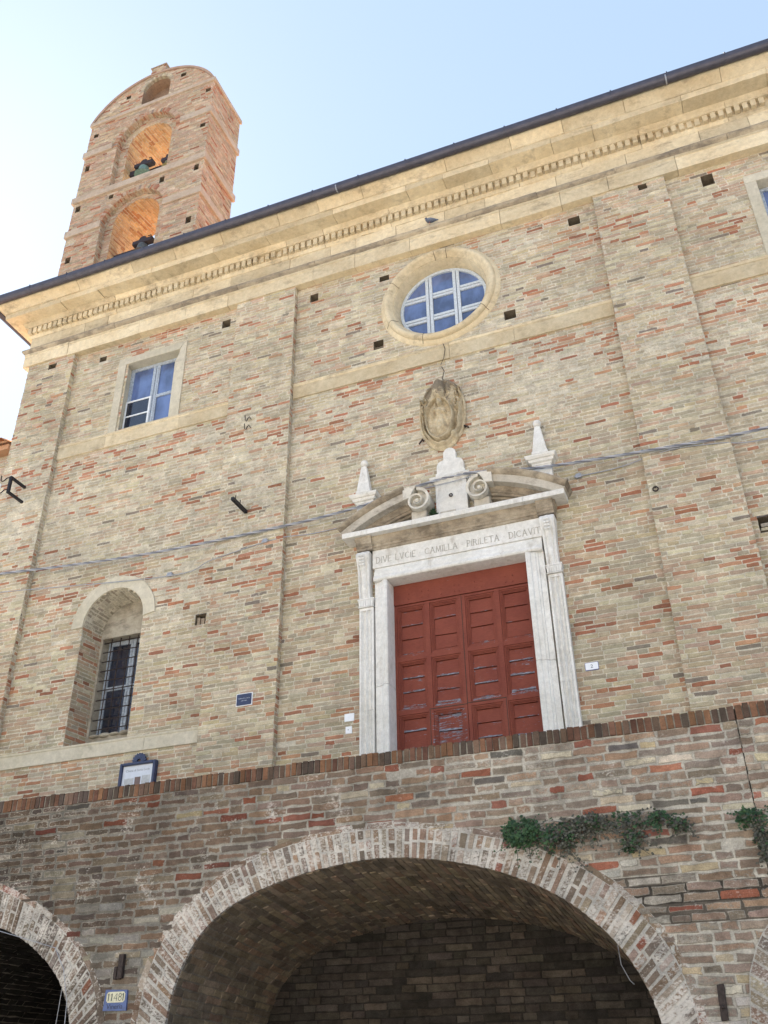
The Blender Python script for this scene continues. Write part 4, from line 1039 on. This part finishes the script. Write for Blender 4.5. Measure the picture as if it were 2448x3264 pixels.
def vault(inn, ya, yb, drop, seed, name, col=None):
    P = resample(inn, 160); L_ = plen(inn); mb = MB(); D_ = yb-ya
    cx = (P[0][0]+P[-1][0])/2
    def f(u, v, n):
        t = max(0, min(.99999, v/L_))*160; k = int(t); g = t-k; x, z = P[k][0]+(P[k+1][0]-P[k][0])*g, P[k][1]+(P[k+1][1]-P[k][1])*g
        d = Vector((P[k+1][0]-P[k][0], P[k+1][1]-P[k][1])).normalized(); s = u/D_
        z2 = z if z < 1.6 else 1.6+(z-1.6)*(1-drop*s)
        return (x+d.y*n, ya+u, z2-d.x*n)
    brick_panel(mb, 0, D_, 0, L_, f, col or col_vault, (), course=.075, joint=.014, out=.008, seed=seed, mortar=(.26,.225,.185,.3), jag=.006, seg=.5, edge=.1)
    return mb.build(name, M_VAULT, twall)
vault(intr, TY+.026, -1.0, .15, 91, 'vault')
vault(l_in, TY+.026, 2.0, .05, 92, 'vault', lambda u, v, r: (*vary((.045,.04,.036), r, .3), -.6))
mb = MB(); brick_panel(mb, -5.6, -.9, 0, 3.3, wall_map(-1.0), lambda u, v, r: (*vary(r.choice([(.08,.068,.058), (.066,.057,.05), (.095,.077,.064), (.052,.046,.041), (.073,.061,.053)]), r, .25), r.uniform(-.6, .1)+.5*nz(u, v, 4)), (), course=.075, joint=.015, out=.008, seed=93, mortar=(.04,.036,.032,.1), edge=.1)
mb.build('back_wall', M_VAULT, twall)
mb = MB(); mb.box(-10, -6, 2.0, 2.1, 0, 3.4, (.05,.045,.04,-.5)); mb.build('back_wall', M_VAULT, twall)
# right-hand length of wall beyond the open joint
rwall = thing('terrace_wall', 'end length of brick wall right of the open joint, with a filled arch low down', 'wall', (1.4, TY, 0))
rc = 1.02
r_ex = smoothp([(2*rc+.36,0),(2*rc+.36,1.9),(2*rc+.25,2.3),(2*rc+.08,2.54),(1.6,2.95),(rc,3.1),(.45,2.95),(-.02+.04,2.60),(-.16+.02,2.411),(-.26,2.2),(-.32,1.9),(-.34,0)][::-1])
mb = MB()
def dr(z): return None
brick_panel(mb, JX+.005, 3.0, 0, 4.255, wall_map(TY-.012), lambda u, v, r: col_low(u+1.5, v, r), [], course=.078, joint=.021, out=.006, seed=101, mortar=lambda u, v, r: (.50,.47,.41,.25), jag=.0075, edge=.8, hprob=.35)
mb.box(JX+.012, 3, TY+.27, TY+.275, 3.42, 4.24, (.3,.27,.23,.3)); mb.quad((JX+.005,TY-.012,0),(JX+.005,TY-.012,4.37),(JX+.005,TY+.28,4.37),(JX+.005,TY+.28,0), (.1,.09,.08,0))
mb.build('brickwork', M_LOW, rwall)
soldier(JX+.006, 3.0, 4.256, 4.388, rwall, 15)
mb = MB()                                     # springing of the filled arch, lying over both lengths of wall
ring_in = [(-.205,0),(-.20,1.6),(-.185,1.95),(-.13,2.22),(-.03,2.42),(.12,2.60)]; ring_out = [(-.345,0),(-.34,1.6),(-.325,1.98),(-.27,2.27),(-.16,2.50),(.02,2.70)]
arch_ring(mb, ring_in, ring_out, TY-.022, lambda u, v, r: (*vary(r.choice(LOWC+LOWB), r), .3), .10, .02, .006, .05, 21, .2, (.46,.43,.38,1))
mb.build('arch_springing', M_RING, rwall)

# ------------------------------------------------------------------ neighbouring house, far left
nh = thing('house', 'low brick house with tiled eaves joined to the left end of the church', 'house', (-15, 2, 0))
mb = MB(); brick_panel(mb, -18, XL-.004, 3.3, 12.25, wall_map(.02), lambda u, v, r: (*vary(r.choice(PINK+BUFF[:2]+[(.48,.36,.22)]), r), .3), (), seed=111)
mb.box(-18, XL-.003, .03, 9, 0, 12.3, (.44,.35,.24,.3)); mb.build('house_wall', M_BEL, nh)
mb = MB(); r = random.Random(4)
for j in range(26):
    x = -18+.22*j; mb.loft([[(x+.11+.10*cos(a), y, 12.50+(y+.25)*.36+.06*sin(a)) for a in (pi, pi*.75, pi*.5, pi*.25, 0)] for y in (-.25, 5)], closed=False, cap=False)
mb.box(-18, XL-.01, -.16, .03, 12.3, 12.42); mb.add([(-18,-.25,12.44),(XL-.01,-.25,12.44),(XL-.01,5,14.33),(-18,5,14.33),(-18,-.22,12.42),(XL-.01,-.22,12.42)], [(0,1,2,3),(0,4,5,1)])
mb.build('roof', M_TILE, nh, smooth=60)

# ------------------------------------------------------------------ cables
def twist(pts, r, pitch, n, seed, sub=14):
    P = [Vector(p) for p in pts]; Q = []
    for i in range(len(P)-1):
        p0, p1, p2, p3 = P[max(0, i-1)], P[i], P[i+1], P[min(len(P)-1, i+2)]
        for k in range(sub):
            t = k/sub; Q.append(.5*((2*p1)+(-p0+p2)*t+(2*p0-5*p1+4*p2-p3)*t*t+(-p0+3*p1-3*p2+p3)*t**3))
    Q.append(P[-1]); return Q
main = [(-14.2,-.17,9.72),(-11.67,-.16,9.427),(-8.724,-.16,9.181),(-6.126,-.16,9.135),(-4.77,-.16,9.185),(-3.777,-.15,9.335),(-2.964,-.15,9.37),(-1.852,-.16,9.186),(-.349,-.17,9.071),(1.229,-.17,9.029),(4,-.17,9.2)]
Q = twist(main, .02, .3, 3, 1, 24)
mb = MB()
dens = []
for a, b in zip(Q, Q[1:]):
    for k in range(3): dens.append(a+(b-a)*k/3)
for s in range(3):
    col = s; L_ = 0; pts = []
    for i, p in enumerate(dens):
        if i: L_ += (p-dens[i-1]).length
        a = 2*pi*(L_/.34)+2*pi*s/3; pts.append((p.x, p.y+.0125*cos(a), p.z+.0125*sin(a)))
    mb.tube(pts, .0105, 6, ((.42,.44,.50,0), (.17,.18,.22,0), (.29,.31,.36,0))[s])
tag(recentre(mb.build('cable', M_STRAND, None, smooth=60)), 'thick twisted grey cable running across the whole church front', 'cable')
sec = [(-14,-.03,9.35),(-11.686,-.125,9.071),(-8.177,-.04,8.736),(-7.3,-.12,8.82),(-6.177,-.12,8.956),(-5.6,-.03,8.97),(-4.9,-.03,8.975)]
mb = MB(); mb.tube(twist(sec, 0, 0, 0, 0, 10), .0075, 6); tag(recentre(mb.build('cable', M_CABLE, None, smooth=60)), 'thin cable sagging along the wall left of the portal, above the arched window', 'cable')
sec = [(-1.40,-.03,8.985),(-.8,-.03,8.99),(-.054,-.13,9.031),(.6,-.13,8.97),(1.207,-.03,8.947),(3.5,-.03,9.05)]
mb = MB(); mb.tube(twist(sec, 0, 0, 0, 0, 10), .0075, 6); tag(recentre(mb.build('cable', M_CABLE, None, smooth=60)), 'thin cable running along the wall right of the portal', 'cable')
mb = MB(); mb.tube([(CX-.42,-.15,9.27),(CX,-.14,9.285),(CX+.42,-.15,9.31)], .007, 6); tag(recentre(mb.build('cable', M_CABLE, None)), 'short thin cable crossing the white pedestal under the thick one', 'cable')
for x, z, y in ((-8.15, 8.76, -.0), (-1.36, 8.985, 0), (-6.35, 8.95, -.1), (-.02, 9.05, -.1)):
    mb = MB(); mb.box(x-.04, x+.04, y-.05, y, z-.03, z+.04); mb.tube([(x-.06, y-.03, z), (x+.06, y-.03, z)], .018, 8)
    wh = {-8.15: 'above the arched window', -1.36: 'beside the right end of the pediment', -6.35: 'on the left pilaster', -.02: 'on the right pilaster'}[x]
    tag(recentre(mb.build('cable_clip', M_CABLE, None, bevel=.006)), 'grey clip holding the thin cable to the wall '+wh, 'clip', 'clips of the thin cable')

# ------------------------------------------------------------------ ironwork on the front
t = thing('iron_bracket', 'bent dark iron bracket with hooks and a white insulator at the left corner', 'bracket', (-11.56, -.1, 10.93))
mb = MB(); L_ = .42
def bar(mb, a, b, w):
    a, b = Vector(a), Vector(b); d = (b-a).normalized(); u = d.cross(Vector((0,0,1))); u = u.normalized() if u.length > .01 else Vector((1,0,0)); v = u.cross(d)
    mb.loft([[p+(u*s+v*q)*w for s, q in ((-1,-1),(1,-1),(1,1),(-1,1))] for p in (a, b)])
bar(mb, (-11.565,.02,11.254), (-11.565,-.1-L_,11.254), .022); bar(mb, (-11.557,.02,10.928), (-11.557,-.1-L_,10.928), .022); bar(mb, (-11.561,-.1-L_+.02,10.91), (-11.565,-.1-L_+.02,11.272), .024)
mb.build('bracket_frame', M_IRONB, t)
for z in (11.24, 10.98):
    mb = MB(); mb.tube([(-11.57,-.52,z), (-11.62,-.54,z-.01), (-11.66,-.56,z-.07), (-11.70,-.56,z-.08), (-11.74,-.56,z-.04), (-11.745,-.56,z+.06)], .011, 6); mb.build('hook', M_IRON, t)
mb = MB(); mb.lathe_z(-11.745, -.56, [(.03,11.02),(.038,11.03),(.032,11.06),(.038,11.08),(.03,11.11),(.012,11.125)], 14); mb.build('insulator', M_PLATE, t, smooth=50)
t = thing('iron_bar', 'dark iron arm sticking out of the left pilaster with two small pins', 'iron bar', (-6.742, -.1, 9.57))
mb = MB(); bar(mb, (-6.742,.02,9.587), (-6.742,-.58,9.587), .026); mb.build('arm', M_IRONB, t)
mb = MB()
for y in (-.33, -.48): mb.tube([(-6.742,y,9.60), (-6.742,y,9.70)], .008, 6)
mb.build('pin', M_IRON, t)
for z, k in ((11.50, 'upper'), (11.32, 'lower')):
    mb = MB(); mb.tube([(-6.77,.0,z-.01), (-6.775,-.13,z-.01), (-6.79,-.17,z+.02), (-6.81,-.18,z-.02), (-6.835,-.18,z-.075), (-6.86,-.18,z-.05), (-6.87,-.18,z+.06)], .008, 6)
    lone(mb, 'hook', M_IRON, 'rusty iron hook on the left pilaster, the %s of the pair' % k, 'hook', 'hooks on the left pilaster')
mb = MB(); mb.tube([(-.348+.035*cos(a), -.145, 8.45+.035*sin(a)) for a in [2*pi*i/14 for i in range(15)]], .009, 6); mb.tube([(-.348,-.11,8.485), (-.348,-.155,8.487)], .009, 6)
lone(mb, 'iron_ring', M_IRON, 'small black iron ring fixed to the right pilaster beside the portal', 'ring')
mb = MB(); mb.box(-6.065, -6.01, TY-.05, TY-.006, 2.487, 2.70); mb.box(-6.105, -6.073, TY-.05, TY-.004, 2.477, 2.59); mb.box(-6.073, -6.03, TY-.045, TY-.012, 2.478, 2.50)
lone(mb, 'wall_tie', M_IRON, 'rusty J shaped iron tie on the wall above the blue number plate', 'iron tie', bevel=.004)
mb = MB(); mb.add([(-.525,TY-.03,2.205),(-.47,TY-.03,2.21),(-.47,TY+.0,2.21),(-.525,TY+.0,2.205),(-.535,TY-.03,1.955),(-.482,TY-.03,1.96),(-.482,TY,1.96),(-.535,TY,1.955)], [(0,1,2,3),(7,6,5,4),(0,4,5,1),(1,5,6,2),(2,6,7,3),(3,7,4,0)]); mb.sphere((-.508,TY-.03,2.05), .014, 8)
lone(mb, 'flat_bar', M_IRON, 'flat rusty iron bar upright on the wall right of the big arch', 'iron bar', bevel=.004)

# ------------------------------------------------------------------ signs
def text_into(mb, s, size, x, y, z, align='CENTER', sx=1., ext=.0008):
    cu = bpy.data.curves.new('t', 'FONT'); cu.body = s; cu.size = size; cu.align_x = align; cu.extrude = ext
    ob = bpy.data.objects.new('t', cu); COL.objects.link(ob); dg = bpy.context.evaluated_depsgraph_get(); me = ob.evaluated_get(dg).to_mesh()
    mb.add([(x+v.co.x*sx, y-v.co.z, z+v.co.y) for v in me.vertices], [tuple(p.vertices) for p in me.polygons])
    ob.evaluated_get(dg).to_mesh_clear(); bpy.data.objects.remove(ob); bpy.data.curves.remove(cu)
M_WTXT = plain('pale_lettering', (.45, .5, .6), .5)
def rrect(x0, x1, z0, z1, r, n=4):
    P = []
    for cx, cz, a in ((x1-r, z0+r, -pi/2), (x1-r, z1-r, 0), (x0+r, z1-r, pi/2), (x0+r, z0+r, pi)):
        P += [(cx+r*cos(a+pi/2*i/n), cz+r*sin(a+pi/2*i/n)) for i in range(n+1)]
    return P
t = thing('plaque', 'small black plaque with pale border on the brick pilaster left of the portal', 'plaque', (-6.535, -.1, 6.255))
px0, px1, pz0, pz1, py = -6.665, -6.402, 6.255, 6.446, -.124
mb = MB(); mb.box(px0, px1, py-.012, py+.01, pz0, pz1); mb.build('border', M_PLATE, t)
mb = MB(); mb.prism([(px0+.02,pz0+.01),(px1-.02,pz0+.01),(px1-.01,pz0+.02),(px1-.01,pz1-.02),(px1-.02,pz1-.01),(px0+.02,pz1-.01),(px0+.01,pz1-.02),(px0+.01,pz0+.02)], py-.015, py-.0125); mb.build('board', M_NAVY, t)
mb = MB(); text_into(mb, 'CHIESA DI S. LUCIA', .022, (px0+px1)/2, py-.0152, 6.36); text_into(mb, '(1591-1581)', .02, (px0+px1)/2, py-.0152, 6.325); mb.build('lettering', M_WTXT, t)
t = thing('notice_board', 'notice board in a navy blue frame with a shell ornament, behind the parapet', 'notice board', (-8.27, -.06, 4.9))
bx0, bx1, bz1, bz0, by = -8.585, -7.97, 5.668, 4.95, -.03
mb = MB(); f_ = .045
for a, b, c, d in ((bx0, bx0+f_, bz0, bz1), (bx1-f_, bx1, bz0, bz1), (bx0+f_, bx1-f_, bz1-f_, bz1), (bx0+f_, bx1-f_, bz0, bz0+f_)): mb.box(a, b, by-.06, by+.03, c, d)
mb.build('frame', M_NAVY, t, bevel=.015)
mb = MB(); xc = (bx0+bx1)/2+.01
for i in range(9):
    a = radians(8+20.5*i); c = Vector((xc+.075*cos(a), bz1+.01+.075*sin(a))); d = Vector((cos(a), sin(a))); n_ = Vector((-d.y, d.x))
    mb.prism([tuple(c-d*.045-n_*.008), tuple(c-d*.01-n_*.02), tuple(c+d*.035-n_*.016), tuple(c+d*.048), tuple(c+d*.035+n_*.016), tuple(c-d*.01+n_*.02), tuple(c-d*.045+n_*.008)], by-.045-.004*(i % 2), by-.02)
mb.build('shell_ornament', M_NAVY, t)
mb = MB(); mb.box(bx0+f_-.003, bx1-f_+.003, by-.02, by+.0, bz0+f_, bz1-f_); sheet = mb.build('sheet', plain('printed_sheet', (.62, .66, .74), .12, 0, .8, .05), t)
mb = MB(); mb.box(-8.32, -8.22, by-.0215, by-.0205, 5.30, 5.45); mb.build('picture', plain('brown_picture', (.14, .09, .075), .3, 0, .6), t)
mb = MB(); mb.box(-8.50, -8.34, by-.0215, by-.0205, 5.16, 5.44); mb.box(-8.20, -8.06, by-.0215, by-.0205, 5.16, 5.46); mb.build('text_block', plain('grey_text_block', (.42, .44, .46), .3, 0, .6), t)
mb = MB(); text_into(mb, 'Chiesa di Santa Lucia', .048, -8.285, by-.0205, 5.535); mb.build('heading', plain('grey_heading', (.22, .24, .27), .5), t)
mb = MB(); mb.box(-5.0, -4.855, -.014, 0, 5.845, 5.955); lone(mb, 'wall_plate', M_PLATE, 'white blank wall plate left of the portal, the wider upper one', 'plate', None)
t = thing('wall_plate', 'small square white wall plate with a tiny mark, below the wider blank one', 'plate', (-4.935, -.01, 5.67))
mb = MB(); mb.box(-4.982, -4.888, -.014, 0, 5.672, 5.772); mb.build('plate', M_PLATE, t); mb = MB(); mb.prism([(-4.942+.006*cos(a), 5.725+.008*sin(a)) for a in [2*pi*i/8 for i in range(8)]], -.0155, -.0145); mb.build('mark', M_INK, t)
t = thing('house_number', 'white house number plate with blue rim reading 2, right of the portal', 'number plate', (-1.545, -.01, 6.06))
mb = MB(); mb.prism(rrect(-1.632, -1.457, 6.062, 6.168, .012), -.016, 0); mb.build('rim', plain('blue_rim', (.10, .12, .32), .4), t)
mb = MB(); mb.prism(rrect(-1.626, -1.463, 6.068, 6.162, .008), -.0185, -.0165); mb.build('plate', M_PLATE, t)
mb = MB(); text_into(mb, '2', .065, -1.545, -.0187, 6.092, sx=1.1); mb.build('number', M_NAVY, t)
t = thing('number_plate', 'blue ceramic plate with the number 11481 on the wall beside the big arch', 'number plate', (-6.065, TY, 2.2))
y = TY-.02; M_BLUE = plain('blue_glaze', (.045, .085, .24), .35, 0, .5, .25, 15)
mb = MB(); mb.add([(-6.197,y,2.212),(-5.932,y,2.206),(-5.940,y,2.385),(-6.188,y,2.394),(-6.197,TY+.0,2.212),(-5.932,TY,2.206),(-5.940,TY,2.385),(-6.188,TY,2.394)], [(0,1,2,3),(0,4,5,1),(1,5,6,2),(2,6,7,3),(3,7,4,0)]); mb.build('tile', M_BLUE, t)
c_ = .018; a, b, c, d = -6.168, -5.958, 2.280, 2.372
mb = MB(); mb.prism([(a+c_,c),(b-c_,c),(b,c+c_),(b,d-c_),(b-c_,d),(a+c_,d),(a,d-c_),(a,c+c_)], y-.003, y-.0005); mb.build('number_panel', plain('cream_glaze', (.55, .53, .40), .35), t)
mb = MB()
def strk(mb, x0, z0, x1, z1, w, yy):
    A_, B_ = Vector((x0, z0)), Vector((x1, z1)); d_ = (B_-A_).normalized(); n_ = Vector((-d_.y, d_.x))*w/2; mb.prism([tuple(A_+n_), tuple(A_-n_), tuple(B_-n_), tuple(B_+n_)], yy-.001, yy)
yy = y-.0032; z0_, z1_ = 2.294, 2.358
for x in (-6.145, -6.108, -5.978): strk(mb, x, z0_, x+.003, z1_, .0095, yy); strk(mb, x+.002, z1_-.002, x-.012, z1_-.014, .004, yy)
strk(mb, -6.052, z0_, -6.049, z1_, .006, yy); strk(mb, -6.056, z1_-.004, -6.082, z0_+.022, .004, yy); strk(mb, -6.084, z0_+.022, -6.042, z0_+.022, .004, yy)
for cz, rr in ((z1_-.016, .0145), (z0_+.017, .0165)):
    for i in range(14):
        a0, a1 = 2*pi*i/14, 2*pi*(i+1)/14; strk(mb, -6.014+rr*cos(a0), cz+rr*sin(a0), -6.014+rr*cos(a1), cz+rr*sin(a1), .0055, yy)
mb.build('number', plain('dark_green_ink', (.035, .06, .06), .5), t)
mb = MB(); text_into(mb, 'Vineria', .062, -6.065, y-.0006, 2.225, sx=1.05); mb.build('lettering', plain('black_lettering', (.012, .016, .05), .5), t)

# ------------------------------------------------------------------ plants in the wall joints
def plant(label, cx, cz, w, h, n, m, y=TY-.02, droop=.5, seed=1, dens=1., leaf=.021, twigs=8, depth=.10, dry=0, shape=None):
    r = random.Random(seed); t = thing('wall_plant', label, 'plant', (cx, y, cz), 'plants rooted in the terrace wall' if y < -2 else None)
    mb = MB(); tw = MB(); lv2 = MB()
    for i in range(n):
        a = r.uniform(0, 2*pi); rr = r.random()**.55*(1.45 if r.random() < .14 else 1.)*(.72+.55*abs(nz(cos(a)*1.7, sin(a)*1.7, seed*3.3))); x, z = cx+w*rr*cos(a), cz+h*rr*sin(a)-.02*max(0, rr-1)
        k = nz(x*9, z*9, seed)
        if k < -.04 and r.random() < .82: continue
        yy = y-depth*(1-rr*rr)*(.35+.65*r.random())*(1+.8*k)-.004
        s = leaf*r.uniform(.5, 1.6); dv = Vector((r.uniform(-1, 1), r.uniform(-.7, .1), r.uniform(-.9, .6)-droop*.3)).normalized(); up = Vector((r.uniform(-.6, .6), -1, r.uniform(-.2, .9))).normalized(); sd_ = dv.cross(up).normalized()
        p = Vector((x, yy, z)); nn = dv.cross(sd_)*s*.2
        q = mb if r.random() > dry else lv2
        q.add([p, p+dv*s*.6+sd_*s*.55+nn, p+dv*s*1.5, p+dv*s*.6-sd_*s*.55+nn], [(0,1,2,3)])
    for i in range(twigs):
        a = r.uniform(0, 2*pi); P = Vector((cx+w*.5*cos(a)*r.random(), y, cz+h*.4*sin(a)*r.random())); pts = [P]; d = Vector((r.uniform(-1.3, 1.3)*w, -.05, r.uniform(-1.7, .9)*h))
        for k in range(4): pts.append(pts[-1]+d*.28+Vector((r.uniform(-.01, .01), r.uniform(-.02, .004), r.uniform(-.01, .01)-.006*k)))
        tw.tube(pts, [.004, .0035, .003, .0025, .0015], 4)
        for k in range(6):
            p = pts[min(4, 2+k % 3)]+Vector((r.uniform(-.02, .02), r.uniform(-.02, 0), r.uniform(-.02, .02))); s = leaf*.8
            (lv2 if dry > .3 else mb).add([p, p+Vector((s, -.005, s*.4)), p+Vector((s*1.3, -.01, -s*.5)), p+Vector((s*.3, -.005, -s*.7))], [(0,1,2,3)])
    mb.build('foliage', m, t); tw.build('stem', M_LEAFD, t)
    if lv2.v: lv2.build('withered_foliage', M_LEAFD, t)
    return t
plant('dense round dark green plant at the left end of the row above the big arch', -1.945, 3.475, .18, .15, 1000, M_LEAF, seed=1, depth=.13, twigs=16, leaf=.019)
plant('loose green plant next to the dense round one, hanging over the arch ring', -1.64, 3.40, .21, .14, 430, M_LEAF, seed=2, dry=.4, twigs=14)
plant('straggly half withered plant in the middle of the row on the wall', -1.36, 3.50, .24, .12, 330, M_LEAF, seed=3, dry=.75, twigs=34, depth=.07)
plant('half green plant right of the withered one on the wall', -1.02, 3.485, .17, .10, 220, M_LEAF, seed=4, dry=.35, twigs=12)
plant('low green and brown plant hanging lowest in the row on the wall', -.99, 3.32, .12, .09, 230, M_LEAF, seed=5, dry=.4, twigs=10)
plant('thin sprig of green leaves near the right end of the row on the wall', -.76, 3.49, .14, .07, 190, M_LEAF, seed=6, dry=.3, twigs=10)
plant('sparse brown tuft at the right end of the row on the wall', -.60, 3.42, .09, .06, 150, M_LEAF, seed=7, dry=.5, twigs=10)
plant('dark green plant growing out of the open joint in the wall', -.02, 3.43, .12, .08, 330, M_LEAF, seed=8, dry=.1, twigs=8)
plant('withered brown creeper trailing down the open joint in the wall', .03, 3.22, .06, .17, 300, M_LEAF, seed=9, dry=.85, twigs=14, depth=.06)
plant('small green weed beside the left scroll of the broken pediment', -3.53, 8.80, .05, .10, 330, M_LEAF, y=-.12, seed=10, depth=.05, twigs=6, leaf=.016)

# ------------------------------------------------------------------ small things
mb = MB(); mb.box(CX-.16, CX+.08, -.21, -.11, 8.682, 8.765); lone(mb, 'loose_stone', M_MARBD, 'loose flat stone lying on the portal ledge before the white pedestal', 'stone', bevel=.015)
mb = MB()                                     # pigeon on the frieze ledge
pc = Vector((-3.31, -.205, 14.868))
sp = [(.25,.06),(.17,.075),(.09,.105),(.01,.125),(-.06,.145),(-.095,.19),(-.11,.245),(-.12,.27),(-.142,.266),(-.166,.258)]
mb.tube([(pc.x+a, pc.y, pc.z+b) for a, b in sp], [.014,.03,.056,.075,.07,.05,.034,.032,.018,.004], 12)
mb.v = [tuple(pc+(Vector(p)-pc)*.62) for p in mb.v]
pg = tag(recentre(mb.build('pigeon', M_PIGEON, None, smooth=60)), 'grey pigeon sitting on the stone ledge above the round window', 'pigeon')
off = pg.location.copy()
mb = MB()
for s in (-1, 1): mb.loft([[(pc.x+a, pc.y+s*(w_+.004), pc.z+b+c) for c in (h_, 0, -h_)]+[(pc.x+a, pc.y+s*(w_-.012), pc.z+b+c) for c in (-h_, h_)] for a, b, w_, h_ in ((.20,.085,.02,.006),(.12,.11,.05,.022),(.04,.13,.07,.034),(-.04,.145,.07,.03),(-.07,.15,.058,.008))])
mb.v = [tuple(pc+(Vector(p)-pc)*.62) for p in mb.v]
mb.build('wing', plain('pale_slate_feathers', (.17, .20, .26), .7, 0, .3, .5, 60), pg, smooth=60)
mb = MB()
for s in (-1, 1): mb.tube([(pc.x-.01, pc.y+s*.025, pc.z+.05), (pc.x-.015, pc.y+s*.025, pc.z+.004), (pc.x-.05, pc.y+s*.03, pc.z+.004)], .006, 5)
mb.v = [tuple(pc+(Vector(p)-pc)*.62) for p in mb.v]
mb.build('leg', plain('pink_legs', (.35, .12, .1), .7), pg)
for pts, lab in (([(-8.6,-2.97,3.35),(-7.68,-3.02,3.018),(-6.86,-3.03,2.80),(-6.72,-3.03,2.60),(-6.62,-3.03,2.3),(-6.60,-3.03,1.95)], 'thin grey wire along the edge of the small left arch'), ([(-6.80,-2.9,2.55),(-6.82,-2.9,2.0),(-6.86,-2.9,1.2)], 'thin wire hanging down inside the small left arch'), ([(-1.27,-2.85,2.66),(-1.265,-2.8,2.4),(-1.21,-2.8,2.28),(-1.18,-2.8,2.25)], 'thin wire dangling inside the right side of the big arch')):
    mb = MB(); mb.tube(pts, .0035, 5); tag(recentre(mb.build('wire', M_CABLE, None)), lab, 'wire')

# ------------------------------------------------------------------ unseen houses behind the camera, added to bounce sun onto the church
def bounce_house(x0, x1, h, m, label, y=-21.):
    t = thing('house', label, 'house', ((x0+x1)/2, y, 0))
    mb = MB(); mb.box(x0, x1, y-8, y, 0, h); mb.build('house_wall', m, t)
    mb = MB(); mb.prism_x([(y-8.4, h+.005), (y+.4, h+.005), (y-4, h+2.2)], x0-.2, x1+.2); mb.build('roof', M_TILE, t)
    n = int((x1-x0)/3)
    for fl in range(int(h/3.1)):
        for i in range(n):
            xc = x0+(i+.5)*(x1-x0)/n; zb = 1.0+3.1*fl
            mb = MB(); mb.box(xc-.55, xc+.55, y-.02, y+.04, zb, zb+1.5); mb.build('shutter', M_SHUT, t)
M_SHUT = plain('green_shutter', (.08, .13, .09), .6)
for x0, x1, h, c, lb in ((-24, -10.2, 9.6, (.58,.56,.50), 'unseen ochre plastered house, added across the street to bounce sunlight'), (-10, 2.4, 10.5, (.68,.675,.66), 'unseen cream plastered house, added across the street to bounce sunlight'), (2.6, 16, 9.3, (.62,.595,.56), 'unseen pinkish plastered house, added across the street to bounce sunlight')):
    bounce_house(x0, x1, h, plain('house_plaster', c, .9, 0, .1, .1, 2), lb)
